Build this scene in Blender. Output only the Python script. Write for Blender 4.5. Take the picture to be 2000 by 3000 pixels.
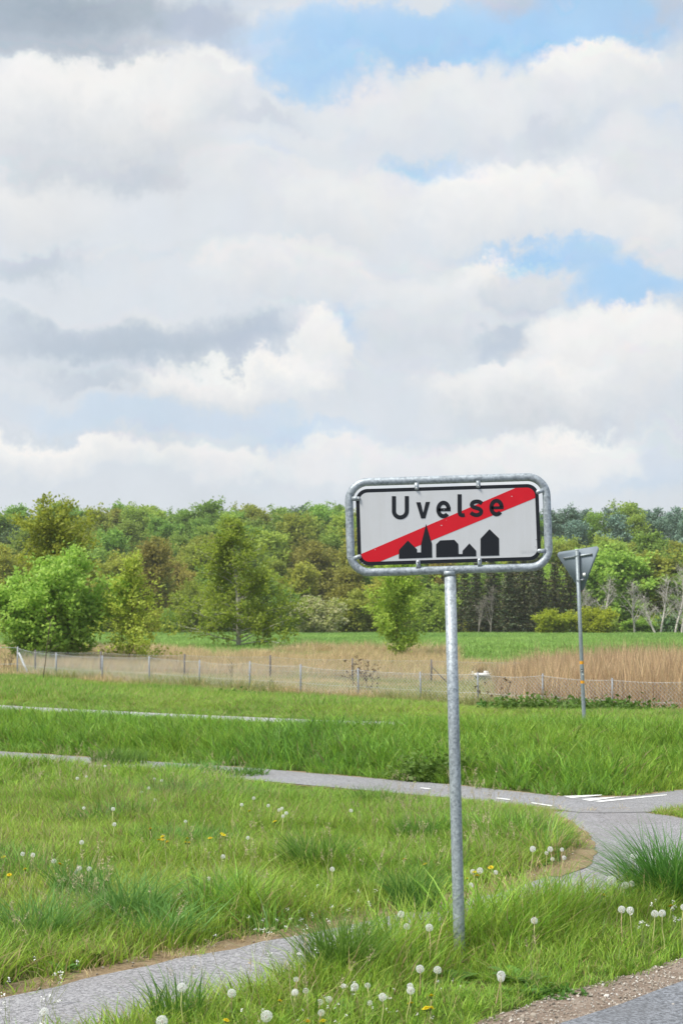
import bpy, bmesh, math, random
import numpy as np
from mathutils import Vector, Matrix

for _o in list(bpy.data.objects): bpy.data.objects.remove(_o)
scene = bpy.context.scene
COL = scene.collection
R = math.radians
F = 5000.0            # focal length in photo pixels (2000 x 3000)
CAMH = 1.73
PITCH = math.atan(350.0 / F)
RNG = np.random.default_rng(11)
random.seed(5)

# ------------------------------------------------------------------ camera
cam_d = bpy.data.cameras.new('camera'); cam = bpy.data.objects.new('camera', cam_d); COL.objects.link(cam)
cam_d.sensor_fit = 'VERTICAL'; cam_d.sensor_height = 36.0; cam_d.sensor_width = 24.0
cam_d.lens = 36.0 * F / 3000.0
cam_d.clip_start = 0.1; cam_d.clip_end = 20000
cam.location = (0, 0, CAMH); cam.rotation_euler = (math.pi/2 + PITCH, 0, 0)
cam_d.dof.use_dof = True; cam_d.dof.focus_distance = 9.2; cam_d.dof.aperture_fstop = 9.0
scene.camera = cam

def ray(px, py):
    dx = (px-1000)/F; dy = (1500-py)/F
    c, s = math.cos(PITCH), math.sin(PITCH)
    return Vector((dx, c - dy*s, s + dy*c))
def at(px, py, Y):                       # point on a pixel's ray at distance Y
    d = ray(px, py); k = Y/d.y
    return Vector((d.x*k, Y, CAMH + d.z*k))
def gp(px, py, z=0.0):                   # point on a pixel's ray at height z
    d = ray(px, py); k = (z-CAMH)/d.z
    return Vector((d.x*k, d.y*k, z))

# ------------------------------------------------------------------ node helpers
class NT:
    def __init__(s, tree): s.t = tree; s.n = tree.nodes; s.l = tree.links
    def new(s, typ, **kw):
        n = s.n.new(typ)
        for k, v in kw.items(): setattr(n, k, v)
        return n
    def put(s, sock, v):
        if hasattr(v, 'is_output'): s.l.new(v, sock)
        else: sock.default_value = v
    def math(s, op, a, b=0.0, c=0.0, clamp=False):
        n = s.new('ShaderNodeMath', operation=op, use_clamp=clamp)
        s.put(n.inputs[0], a); s.put(n.inputs[1], b); s.put(n.inputs[2], c)
        return n.outputs[0]
    def mix(s, f, a, b):
        n = s.new('ShaderNodeMix', data_type='RGBA')
        s.put(n.inputs[0], f); s.put(n.inputs[6], a); s.put(n.inputs[7], b)
        return n.outputs[2]
    def ramp(s, f, stops):
        n = s.new('ShaderNodeValToRGB'); e = n.color_ramp.elements
        while len(e) < len(stops): e.new(0.5)
        for i, (p, c) in enumerate(stops):
            e[i].position = p; e[i].color = (*c, 1) if len(c) == 3 else c
        s.put(n.inputs[0], f); return n.outputs[0]
    def noise(s, vec, scale, detail=4, rough=0.5, out=0):
        n = s.new('ShaderNodeTexNoise')
        if vec is not None: s.l.new(vec, n.inputs['Vector'])
        n.inputs['Scale'].default_value = scale; n.inputs['Detail'].default_value = detail
        n.inputs['Roughness'].default_value = rough
        return n.outputs[out]
    def rng(s, v, a, b, c=0.0, d=1.0, smooth=False):
        n = s.new('ShaderNodeMapRange', interpolation_type='SMOOTHSTEP' if smooth else 'LINEAR')
        s.put(n.inputs[0], v); s.put(n.inputs[1], a); s.put(n.inputs[2], b); s.put(n.inputs[3], c); s.put(n.inputs[4], d)
        return n.outputs[0]

# ------------------------------------------------------------------ world: sky with broken cumulus
SUN_AZ, SUN_EL = R(-124), R(56)          # azimuth measured from +Y towards +X
world = bpy.data.worlds.new('World'); scene.world = world; world.use_nodes = True
W = NT(world.node_tree); W.n.clear()
wout = W.new('ShaderNodeOutputWorld'); bg = W.new('ShaderNodeBackground')
sky = W.new('ShaderNodeTexSky', sky_type='NISHITA', sun_disc=False)
sky.sun_elevation = SUN_EL; sky.sun_rotation = SUN_AZ
sky.air_density = 1.0; sky.dust_density = 0.6; sky.ozone_density = 1.4
SKY_STRENGTH = 0.1
tc = W.new('ShaderNodeTexCoord'); dirv = tc.outputs['Generated']
sep = W.new('ShaderNodeSeparateXYZ'); W.l.new(dirv, sep.inputs[0])
az = W.math('MULTIPLY', W.math('ARCTAN2', sep.outputs[0], sep.outputs[1]), 57.29578)
el = W.math('MULTIPLY', W.math('ARCSINE', sep.outputs[2]), 57.29578)
def warp(scale, detail, amp, rough=0.55):
    c = W.noise(dirv, scale, detail, rough, out=1)
    s2 = W.new('ShaderNodeSeparateColor'); W.l.new(c, s2.inputs[0])
    return (W.math('MULTIPLY', W.math('SUBTRACT', s2.outputs[0], 0.5), amp), W.math('MULTIPLY', W.math('SUBTRACT', s2.outputs[1], 0.5), amp), s2.outputs[2])
w1 = warp(13, 6, 4.6, 0.6); w2 = warp(44, 7, 1.9, 0.66)
U = W.math('ADD', W.math('ADD', az, w1[0]), w2[0])
V = W.math('ADD', W.math('ADD', el, W.math('MULTIPLY', w1[1], 0.75)), w2[1])
fine = w1[2]
EXPO = 0.813                            # sky radiance that the +0.3 stop exposure below brings back to these values
S = 1.0 / SKY_STRENGTH                  # cloud radiances below are the values after the background strength
def cc(r, g, b): return (r*S, g*S, b*S, 1)
K = 1568.0/2000.0
# layout of the cloud field in the part of the sky to the north: clouds laid over each other on a grid of
# azimuth and elevation, then carried into the shader as a sum of curve products
GA = np.linspace(-13, 13, 110); GE = np.linspace(-3, 22, 106)
gA, gE = np.meshgrid(GA, GE); field = np.full((106, 110, 3), np.nan)
def sm(t): t = np.clip(t, 0, 1); return t*t*(3-2*t)
def cloud(x, y, rx, ry, top=(.86, .87, .875), bot=(.66, .70, .76), op=1.0, soft=0.55):
    d = ray(x/K, y/K).normalized()
    du = (gA-math.degrees(math.atan2(d.x, d.y)))/(rx*0.01462*1.12); dv = (gE-math.degrees(math.asin(d.z)))/(ry*0.01462*1.12)
    soft = soft*.85 if soft < .7 else soft
    sf = soft*np.interp(dv, [-.8, .6], [1.25, .6])
    al = (sm((1-np.sqrt(du*du+dv*dv))/sf)*op)[..., None]
    sh = np.clip((dv+0.85)/1.35, 0, 1)[..., None]
    field[:] = field*(1-al)+al*(np.array(bot)*(1-sh)+np.array(top)*sh)
# clear sky, then the general broken cloud cover that goes on all round
nz = W.noise(dirv, 5.5, 7, 0.55)
nz2 = W.noise(dirv, 11, 6, 0.55)
veil = W.ramp(nz2, [(0.30, cc(.64, .70, .78)[:3]), (0.62, cc(.83, .845, .86)[:3])])
BLUE = cc(.39, .64, .94)
clear = W.mix(0.55, sky.outputs[0], BLUE)
cover = W.rng(nz, 0.40, 0.54, 0.0, 1.0, smooth=True)
generic = W.mix(cover, clear, veil)
field[:] = (.74, .78, .83)
# even thin layer over the view to the north, thinner where blue shows
cloud(760, 620, 1250, 560, (.78, .81, .85), (.72, .77, .83), .93, .35)
B = (.455, .69, .955)
for a in ((980, 100, 520, 95, .95), (1330, 80, 300, 110, .9), (720, 175, 130, 60, .8), (640, 415, 85, 75, .55), (975, 385, 110, 45, .75),
          (1340, 600, 190, 60, .8), (1450, 670, 190, 55, .9), (1180, 590, 90, 40, .7), (835, 750, 55, 65, .6), (1540, 320, 60, 60, .6), 
          (350, 960, 420, 50, .28), (1450, 1080, 200, 60, .25), (720, 1000, 200, 40, .3)):
    cloud(a[0], a[1], a[2], a[3], B, (.42, .66, .93), a[4], .7)
WH, GR, LG = (.90, .90, .895), (.60, .65, .72), (.74, .77, .81)
for a in (
    (560, 430, 280, 80, (.82, .83, .85), LG, .9, .6), (60, 470, 180, 90, (.85, .855, .86), LG, .9, .6),
    (1000, 275, 240, 110, (.83, .85, .87), (.70, .75, .82), .95, .45),
    (500, 215, 120, 90, (.87, .88, .885), (.66, .70, .77), 1, .35), (210, 290, 340, 150, WH, (.62, .66, .72), 1, .5),
    (320, 415, 150, 40, (.66, .69, .74), (.60, .64, .71), .6, .9),
    (650, 275, 90, 35, (.64, .69, .78), (.62, .67, .76), .6, .9),
    (1370, 205, 150, 105, WH, (.70, .75, .82), 1, .45), (1500, 430, 160, 150, (.80, .82, .85), LG, .9, .6),
    (1250, 315, 130, 40, (.66, .71, .79), (.64, .69, .78), .65, .9),
    (1170, 465, 260, 100, WH, (.76, .79, .83), 1, .5), (780, 480, 160, 90, (.85, .86, .87), LG, .9, .5), (1510, 540, 140, 100, (.84, .85, .86), (.72, .75, .80), 1, .5),
    (660, 640, 240, 80, (.84, .85, .865), (.73, .77, .82), .95, .5), (60, 600, 140, 50, (.60, .66, .74), (.58, .64, .72), .7, .9),
    (1060, 710, 260, 110, (.82, .84, .86), (.68, .73, .80), .95, .5), (1145, 640, 65, 62, WH, (.78, .81, .85), 1, .4), (1225, 670, 85, 70, (.76, .79, .83), (.64, .69, .77), .9, .5),
    (1180, 790, 120, 50, (.60, .66, .75), (.58, .64, .73), .75, .9),
    (330, 725, 180, 24, (.84, .85, .86), (.78, .80, .84), .8, .8),
    (300, 780, 440, 75, (.58, .64, .72), (.49, .56, .66), .88, .95), (560, 790, 130, 48, (.54, .61, .72), (.52, .58, .70), .55, .95),
    (230, 872, 150, 32, (.60, .66, .74), (.56, .62, .71), .7, .8),
    (740, 800, 95, 85, WH, (.80, .82, .85), 1, .4), (560, 880, 250, 50, WH, (.72, .76, .81), 1, .45),
    (1430, 830, 230, 120, WH, (.76, .78, .81), 1, .4), (1200, 900, 230, 75, (.88, .885, .89), (.68, .72, .77), 1, .45), (1350, 960, 260, 42, (.76, .78, .81), (.66, .69, .75), .8, .7),
    (1250, 1060, 260, 75, (.88, .885, .89), (.76, .80, .85), 1, .4), (830, 1060, 200, 75, (.84, .85, .87), (.78, .81, .85), .95, .45),
    (110, 1060, 330, 55, WH, (.72, .77, .83), 1, .4), (450, 1070, 230, 50, (.87, .875, .88), (.74, .79, .84), 1, .45),
    (60, 30, 520, 105, (.44, .50, .57), (.56, .61, .69), .95, .75), (100, 110, 360, 50, (.54, .59, .66), (.50, .55, .62), .75, .8), (480, 70, 150, 70, (.54, .60, .72), (.56, .62, .74), .8, .8),
    (1170, 15, 150, 50, (.58, .62, .72), (.56, .63, .78), .75, .9), (1540, 40, 100, 90, (.60, .63, .70), (.60, .66, .80), .75, .9)):
    cloud(*a)
_l = field.mean(2, keepdims=True); field *= (0.775+(_l-0.80)*1.2)/_l*(1+np.clip(.86-_l, 0, .4)*np.array([-.16, .0, .12]))     # contrast of the cloud field
RANK = 16
dec = [np.linalg.svd(field[:, :, c], full_matrices=False) for c in range(3)]
def curves(vals, sock):                  # vals: (3, n) over 0..1
    n = W.new('ShaderNodeRGBCurve'); mp = n.mapping; mp.use_clip = False; mp.extend = 'HORIZONTAL'
    for c in range(3):
        cu = mp.curves[c]; xs = np.linspace(0, 1, vals.shape[1])
        cu.points[0].location = (0, float(vals[c][0])); cu.points[1].location = (1, float(vals[c][-1]))
        for x_, y_ in zip(xs[1:-1], vals[c][1:-1]): cu.points.new(float(x_), float(y_))
    mp.update(); W.l.new(sock, n.inputs['Color']); return n.outputs[0]
un = W.rng(U, GA[0], GA[-1]); vn = W.rng(V, GE[0], GE[-1])
acc = None
for k in range(RANK):
    ua = np.stack([dec[c][2][k]*math.sqrt(dec[c][1][k]) for c in range(3)]); va = np.stack([dec[c][0][:, k]*math.sqrt(dec[c][1][k]) for c in range(3)])
    n = W.new('ShaderNodeVectorMath', operation='MULTIPLY' if acc is None else 'MULTIPLY_ADD')
    W.l.new(curves(ua, un), n.inputs[0]); W.l.new(curves(va, vn), n.inputs[1])
    if acc is not None: W.l.new(acc, n.inputs[2])
    acc = n.outputs[0]
gain = W.new('ShaderNodeVectorMath', operation='SCALE'); W.l.new(acc, gain.inputs[0]); W.l.new(W.math('MULTIPLY', W.math('ADD', W.rng(fine, 0.25, 0.75, 0.465, 0.535), W.rng(w2[2], 0.25, 0.75, 0.475, 0.525)), S), gain.inputs[3])
edge = W.math('MULTIPLY', W.rng(W.math('ABSOLUTE', az), 11.6, 15.0, 1.0, 0.0, smooth=True), W.rng(el, 19.6, 23.5, 1.0, 0.0, smooth=True))
cur = [W.mix(edge, generic, gain.outputs[0])]
W.l.new(cur[0], bg.inputs[0]); bg.inputs[1].default_value = SKY_STRENGTH*EXPO
W.l.new(bg.outputs[0], wout.inputs[0])
world.cycles.sampling_method = 'NONE'

# ------------------------------------------------------------------ sun (veiled by thin cloud) and exposure
sun_d = bpy.data.lights.new('sun', 'SUN'); sun = bpy.data.objects.new('sun', sun_d); COL.objects.link(sun)
sun_d.energy = 4.2; sun_d.angle = R(14); sun_d.color = (1.0, 0.95, 0.86)
sv = Vector((math.sin(SUN_AZ)*math.cos(SUN_EL), math.cos(SUN_AZ)*math.cos(SUN_EL), math.sin(SUN_EL)))
sun.rotation_euler = sv.to_track_quat('Z', 'Y').to_euler(); sun.location = (0, 0, 60)
vs = scene.view_settings; vs.view_transform = 'Standard'; vs.look = 'None'; vs.exposure = 0.3; vs.gamma = 1.0; vs.use_curve_mapping = False
scene.cycles.max_bounces = 5; scene.cycles.diffuse_bounces = 3; scene.cycles.transmission_bounces = 3; scene.cycles.transparent_max_bounces = 8
scene.cycles.use_denoising = True


# ------------------------------------------------------------------ mesh and object helpers
def tag(o, label=None, cat=None, group=None, kind=None):
    if label: o['label'] = label
    if cat: o['category'] = cat
    if group: o['group'] = group
    if kind: o['kind'] = kind
    return o
def empty(name, loc=(0, 0, 0), rot=(0, 0, 0)):
    o = bpy.data.objects.new(name, None); COL.objects.link(o); o.location = loc; o.rotation_euler = rot
    o.empty_display_size = 0.1
    return o
def link(name, me, parent=None, loc=(0, 0, 0), rot=(0, 0, 0), scl=(1, 1, 1)):
    o = bpy.data.objects.new(name, me); COL.objects.link(o); o.location = loc; o.rotation_euler = rot; o.scale = scl
    if parent: o.parent = parent
    return o
def copy_tree(o, parent=None):
    c = o.copy(); COL.objects.link(c); c.parent = parent
    for ch in o.children: copy_tree(ch, c)
    return c
class MB:
    """collects vertices and faces; arrays of equal-sized faces"""
    def __init__(s): s.v = []; s.f = []; s.n = 0
    def add(s, v, f):
        v = np.asarray(v, float).reshape(-1, 3); s.v.append(v)
        for q in f: s.f.append(tuple(int(i)+s.n for i in q))
        s.n += len(v)
    def addq(s, v, f):                      # f: int array (m,k)
        v = np.asarray(v, float).reshape(-1, 3); s.v.append(v); s.f.extend(map(tuple, (np.asarray(f)+s.n).tolist())); s.n += len(v)
    def box(s, c, d, M=None):
        c = np.array(c, float); h = np.array(d, float)/2
        v = np.array([[x, y, z] for z in (-1, 1) for y in (-1, 1) for x in (-1, 1)])*h
        if M is not None: v = v @ np.array(M).T
        s.add(v+c, [(0, 2, 3, 1), (4, 5, 7, 6), (0, 1, 5, 4), (2, 6, 7, 3), (0, 4, 6, 2), (1, 3, 7, 5)])
    def tube(s, pts, rad, sides=6, cap=True, closed=False):
        P = np.asarray(pts, float); n = len(P); rad = np.broadcast_to(np.asarray(rad, float), (n,))
        T = np.gradient(P, axis=0) if not closed else (np.roll(P, -1, 0)-np.roll(P, 1, 0))
        T /= (np.linalg.norm(T, axis=1, keepdims=True)+1e-9)
        ref = np.array([0, 0, 1.0]) if abs(T[0][2]) < 0.9 else np.array([1.0, 0, 0])
        a = np.cross(T[0], ref); a /= np.linalg.norm(a)
        rows = []
        an = np.linspace(0, 2*math.pi, sides, endpoint=False)
        for i in range(n):
            a = a - T[i]*np.dot(a, T[i]); a /= (np.linalg.norm(a)+1e-9); b = np.cross(T[i], a)
            rows.append(P[i] + rad[i]*(np.outer(np.cos(an), a)+np.outer(np.sin(an), b)))
        v = np.concatenate(rows); f = []
        for i in range(n if closed else n-1):
            j = (i+1) % n
            for k in range(sides):
                k2 = (k+1) % sides
                f.append((i*sides+k, i*sides+k2, j*sides+k2, j*sides+k))
        if cap and not closed:
            f.append(tuple(range(sides-1, -1, -1))); f.append(tuple((n-1)*sides+k for k in range(sides)))
        s.add(v, f)
    def prism(s, poly, y0, y1):             # polygon in x,z extruded along y
        n = len(poly); v = [(x, y0, z) for x, z in poly]+[(x, y1, z) for x, z in poly]
        f = [tuple(range(n)), tuple(range(2*n-1, n-1, -1))]+[(i, i+n, (i+1) % n+n, (i+1) % n) for i in range(n)]
        s.add(v, f)
    def mesh(s, name, mat=None, smooth=False):
        me = bpy.data.meshes.new(name)
        v = np.concatenate(s.v) if s.v else np.zeros((0, 3))
        me.vertices.add(len(v)); me.vertices.foreach_set('co', v.ravel())
        tot = np.array([len(q) for q in s.f], np.int32); flat = np.fromiter((i for q in s.f for i in q), np.int32)
        me.loops.add(len(flat)); me.loops.foreach_set('vertex_index', flat)
        me.polygons.add(len(tot)); me.polygons.foreach_set('loop_start', np.concatenate([[0], np.cumsum(tot)[:-1]]).astype(np.int32))
        me.polygons.foreach_set('loop_total', tot)
        if smooth: me.polygons.foreach_set('use_smooth', np.ones(len(tot), bool))
        me.update(calc_edges=True); me.validate()
        if mat: me.materials.append(mat)
        return me
    def build(s, name, mat=None, parent=None, smooth=False, **kw): return link(name, s.mesh(name, mat, smooth), parent, **kw)

def sstep(t): t = np.clip(t, 0, 1); return t*t*(3-2*t)
_tab = np.random.default_rng(3).random((256, 256))
def vnoise(x, y, sc=1.0, seed=0):
    x = np.asarray(x)/sc+seed*17.3; y = np.asarray(y)/sc+seed*7.7
    xi = np.floor(x).astype(int); yi = np.floor(y).astype(int); fx = sstep(x-xi); fy = sstep(y-yi)
    g = lambda a, b: _tab[a % 256, b % 256]
    return (g(xi, yi)*(1-fx)+g(xi+1, yi)*fx)*(1-fy)+(g(xi, yi+1)*(1-fx)+g(xi+1, yi+1)*fx)*fy
def fbm(x, y, sc=1.0, seed=0): return (vnoise(x, y, sc, seed)*.55+vnoise(x, y, sc*.47, seed+1)*.3+vnoise(x, y, sc*.21, seed+2)*.15)

# ------------------------------------------------------------------ materials
def material(name):
    m = bpy.data.materials.new(name); m.use_nodes = True; t = NT(m.node_tree)
    return m, t, t.n['Principled BSDF']
def plain(name, col, rough=0.6, metal=0.0, spec=0.5, var=0.0, scale=20):
    m, t, b = material(name)
    if var:
        c = t.new('ShaderNodeTexCoord').outputs['Object']
        f = t.noise(c, scale, 5, 0.6)
        t.l.new(t.ramp(f, [(0.3, tuple(x*(1-var) for x in col)), (0.7, tuple(min(1, x*(1+var)) for x in col))]), b.inputs['Base Color'])
    else: b.inputs['Base Color'].default_value = (*col, 1)
    b.inputs['Roughness'].default_value = rough; b.inputs['Metallic'].default_value = metal; b.inputs['Specular IOR Level'].default_value = spec
    return m
def leafy(name, stops, trans=0.3, rough=0.55, instancer=None, obj_var=0.25, isl_var=0.3, spec=0.25):
    """stops: colours picked at random per leaf/blade; per-object brightness change; translucent"""
    m, t, b = material(name)
    geo = t.new('ShaderNodeNewGeometry'); oi = t.new('ShaderNodeObjectInfo')
    f = geo.outputs['Random Per Island']
    base = t.ramp(f, [(i/max(1, len(stops)-1), tuple(x*.88 for x in c)) for i, c in enumerate(stops)])
    v = t.math('ADD', t.math('MULTIPLY', t.math('SUBTRACT', oi.outputs['Random'], 0.5), 2*obj_var), 1.0)
    hs = t.new('ShaderNodeHueSaturation'); t.l.new(base, hs.inputs['Color']); t.l.new(v, hs.inputs['Value'])
    t.l.new(t.math('ADD', t.math('MULTIPLY', t.math('SUBTRACT', t.math('FRACT', t.math('MULTIPLY', oi.outputs['Random'], 7.31)), 0.5), 0.035), 0.5), hs.inputs['Hue'])
    col = hs.outputs[0]
    if instancer: col = instancer(t, col)
    return finish_leaf(m, t, b, col, trans, rough, spec)
def finish_leaf(m, t, b, col, trans, rough, spec):
    t.l.new(col, b.inputs['Base Color']); b.inputs['Roughness'].default_value = rough; b.inputs['Specular IOR Level'].default_value = spec
    tr = t.new('ShaderNodeBsdfTranslucent'); hs = t.new('ShaderNodeHueSaturation'); hs.inputs['Value'].default_value = 1.25; hs.inputs['Hue'].default_value = 0.49
    t.l.new(col, hs.inputs['Color']); t.l.new(hs.outputs[0], tr.inputs[0])
    mx = t.new('ShaderNodeMixShader'); mx.inputs[0].default_value = trans
    t.l.new(b.outputs[0], mx.inputs[1]); t.l.new(tr.outputs[0], mx.inputs[2]); t.l.new(mx.outputs[0], t.n['Material Output'].inputs[0])
    return m
def grass_material(name, c0, c1, c2, dry, trans=0.35, vary=0.5):
    """c0 yellow green, c1 mid green, c2 blue green by 'tint'; straw colour by 'dry' (both carried by each tuft)"""
    c0, c1, c2, dry = [tuple(x*1.0 for x in c) for c in (c0, c1, c2, dry)]
    m, t, b = material(name)
    ta = t.new('ShaderNodeAttribute', attribute_type='INSTANCER', attribute_name='tint').outputs['Fac']
    da = t.new('ShaderNodeAttribute', attribute_type='INSTANCER', attribute_name='dry').outputs['Fac']
    isl = t.new('ShaderNodeNewGeometry').outputs['Random Per Island']
    tv = t.math('ADD', ta, t.math('MULTIPLY', t.math('SUBTRACT', isl, 0.5), vary))
    g = t.ramp(tv, [(0.0, c0), (0.5, c1), (1.0, c2)])
    isl2 = t.math('FRACT', t.math('MULTIPLY', isl, 13.7))
    dd = t.math('GREATER_THAN', da, isl2)
    s = t.mix(t.math('FRACT', t.math('MULTIPLY', isl, 31.3)), (*dry, 1), (dry[0]*.80, dry[1]*.76, dry[2]*.62, 1))
    col = t.mix(dd, g, s)
    hs = t.new('ShaderNodeHueSaturation'); t.l.new(col, hs.inputs['Color'])
    t.l.new(t.rng(t.math('FRACT', t.math('MULTIPLY', isl, 5.3)), 0, 1, 0.58, 1.38), hs.inputs['Value'])
    return finish_leaf(m, t, b, hs.outputs[0], trans, 0.5, 0.3)

def ground_mat():
    m, t, b = material('soil_and_turf')
    p = t.new('ShaderNodeNewGeometry').outputs['Position']
    f = t.noise(p, 1.3, 6, 0.6); g = t.noise(p, 30, 4, 0.6)
    c = t.ramp(f, [(0.3, (.035, .055, .012)), (0.55, (.06, .085, .018)), (0.75, (.085, .095, .03))])
    c = t.mix(t.rng(g, 0.45, 0.7), c, (.07, .06, .03, 1))
    t.l.new(c, b.inputs['Base Color']); b.inputs['Roughness'].default_value = 0.95; b.inputs['Specular IOR Level'].default_value = 0.1
    return m
def asphalt(name, lo, hi, scale=110, tint=(1, 1, 1)):
    lo *= .86; hi *= .90
    m, t, b = material(name)
    p = t.new('ShaderNodeNewGeometry').outputs['Position']
    vo = t.new('ShaderNodeTexVoronoi'); vo.inputs['Scale'].default_value = scale; t.l.new(p, vo.inputs['Vector'])
    cr = t.new('ShaderNodeSeparateColor'); t.l.new(vo.outputs['Color'], cr.inputs[0])
    f = t.noise(p, scale*2.2, 3, 0.7)
    v = t.math('ADD', t.math('MULTIPLY', cr.outputs[0], 0.65), t.math('MULTIPLY', f, 0.35))
    c = t.ramp(v, [(0.12, tuple(lo*x for x in tint)), (0.5, tuple((lo+hi)/2*x for x in tint)), (0.85, tuple(hi*x for x in tint))])
    w = t.noise(p, 0.9, 5, 0.6)
    c = t.mix(t.rng(w, 0.42, 0.68, 0, 0.45), c, (lo*1.5*tint[0], lo*1.4*tint[1], lo*1.3*tint[2], 1))
    w2 = t.noise(p, 3.1, 5, 0.7)
    c = t.mix(t.rng(w2, 0.62, 0.75, 0, 0.3), c, (.30, .26, .20, 1))
    ve = t.new('ShaderNodeTexVoronoi', feature='DISTANCE_TO_EDGE'); ve.inputs['Scale'].default_value = 0.55
    wv = t.new('ShaderNodeVectorMath', operation='ADD'); t.l.new(p, wv.inputs[0]); wn = t.new('ShaderNodeVectorMath', operation='SCALE'); t.l.new(t.noise(p, 2.2, 5, 0.65, out=1), wn.inputs[0]); wn.inputs[3].default_value = 0.7
    t.l.new(wn.outputs[0], wv.inputs[1]); t.l.new(wv.outputs[0], ve.inputs['Vector'])
    ck = t.math('MULTIPLY', t.rng(ve.outputs[0], 0.0, 0.006, 0.7, 0.0), t.rng(w, 0.42, 0.52))
    c = t.mix(ck, c, (lo*.45, lo*.42, lo*.4, 1))
    t.l.new(c, b.inputs['Base Color']); b.inputs['Roughness'].default_value = 0.85; b.inputs['Specular IOR Level'].default_value = 0.25
    bp = t.new('ShaderNodeBump'); bp.inputs['Distance'].default_value = 0.006; bp.inputs['Strength'].default_value = 0.7
    t.l.new(vo.outputs['Distance'], bp.inputs['Height']); t.l.new(bp.outputs[0], b.inputs['Normal'])
    return m
def thatch(name, cols, scale=60):
    m, t, b = material(name)
    p = t.new('ShaderNodeNewGeometry').outputs['Position']
    f = t.noise(p, scale, 6, 0.7); g = t.noise(p, 6, 5, 0.6)
    v = t.math('ADD', t.math('MULTIPLY', f, 0.6), t.math('MULTIPLY', g, 0.4))
    t.l.new(t.ramp(v, [(p_, tuple(x*.85 for x in c_)) for p_, c_ in zip((.35, .5, .64), cols)]), b.inputs['Base Color']); b.inputs['Roughness'].default_value = 0.95
    b.inputs['Specular IOR Level'].default_value = 0.1
    bp = t.new('ShaderNodeBump'); bp.inputs['Distance'].default_value = 0.02; t.l.new(f, bp.inputs['Height']); t.l.new(bp.outputs[0], b.inputs['Normal'])
    return m
def galvanised(name='galvanised_steel', lo=(.20, .23, .255), hi=(.47, .52, .56), sc=40):
    m, t, b = material(name)
    c = t.new('ShaderNodeTexCoord').outputs['Object']
    vo = t.new('ShaderNodeTexVoronoi'); vo.inputs['Scale'].default_value = sc*2.2; t.l.new(c, vo.inputs['Vector'])
    s3 = t.new('ShaderNodeSeparateColor'); t.l.new(vo.outputs['Color'], s3.inputs[0])
    n1 = t.noise(c, sc, 6, 0.75); n2 = t.noise(c, sc*0.22, 4, 0.6)
    v = t.math('ADD', t.math('ADD', t.math('MULTIPLY', s3.outputs[0], 0.22), t.math('MULTIPLY', n1, 0.6)), t.math('MULTIPLY', n2, 0.25))
    t.l.new(t.ramp(v, [(0.36, lo), (0.52, tuple((a+b_)/2 for a, b_ in zip(lo, hi))), (0.70, hi)]), b.inputs['Base Color'])
    b.inputs['Metallic'].default_value = 0.35; t.l.new(t.rng(n1, 0.3, 0.7, 0.42, 0.62), b.inputs['Roughness'])
    bp = t.new('ShaderNodeBump'); bp.inputs['Distance'].default_value = 0.0015; bp.inputs['Strength'].default_value = 0.6
    t.l.new(n1, bp.inputs['Height']); t.l.new(bp.outputs[0], b.inputs['Normal'])
    return m
M = {}
M['ground'] = ground_mat()
M['path'] = asphalt('pale_worn_asphalt', .15, .47, 100, (1.0, .985, 1.03))
M['path2'] = asphalt('cycle_path_asphalt', .17, .42, 80, (1.0, 1.0, 1.04))
M['road'] = asphalt('road_asphalt', .09, .34, 90, (.95, 1.0, 1.1))
M['thatch'] = thatch('dead_grass_edge', ((.16, .11, .06), (.38, .28, .17), (.52, .41, .27)))
M['gravel'] = thatch('gravelly_soil', ((.20, .15, .11), (.36, .28, .22), (.50, .42, .35)), 45)
M['galv'] = galvanised()
M['galv_dull'] = galvanised('dull_grey_steel', (.20, .24, .26), (.30, .34, .36), 20)
M['galv_pale'] = plain('fence_wire_zinc', (.64, .66, .68), .6, 0.0)
M['post_dark'] = plain('weathered_dark_post', (.13, .12, .12), .8, var=.35, scale=30)
M['post_grey'] = plain('weathered_grey_post', (.26, .28, .31), .6, .2, var=.25, scale=30)
M['paint'] = plain('road_marking_paint', (.78, .78, .76), .7, var=.12, scale=40)
M['bark'] = plain('brown_bark', (.10, .075, .05), .9, var=.4, scale=6)
M['bark_grey'] = plain('grey_bark', (.22, .20, .17), .9, var=.35, scale=5)
def birchbark():
    m, t, b = material('birch_bark'); c = t.new('ShaderNodeTexCoord').outputs['Object']
    mp = t.new('ShaderNodeMapping'); mp.inputs['Scale'].default_value = (2, 2, 9); t.l.new(c, mp.inputs[0])
    t.l.new(t.ramp(t.noise(mp.outputs[0], 1.2, 5, 0.7), [(0.36, (.10, .09, .08)), (0.46, (.52, .48, .42)), (0.7, (.68, .65, .60))]), b.inputs['Base Color'])
    b.inputs['Roughness'].default_value = 0.8; return m
M['birch'] = birchbark()

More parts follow.
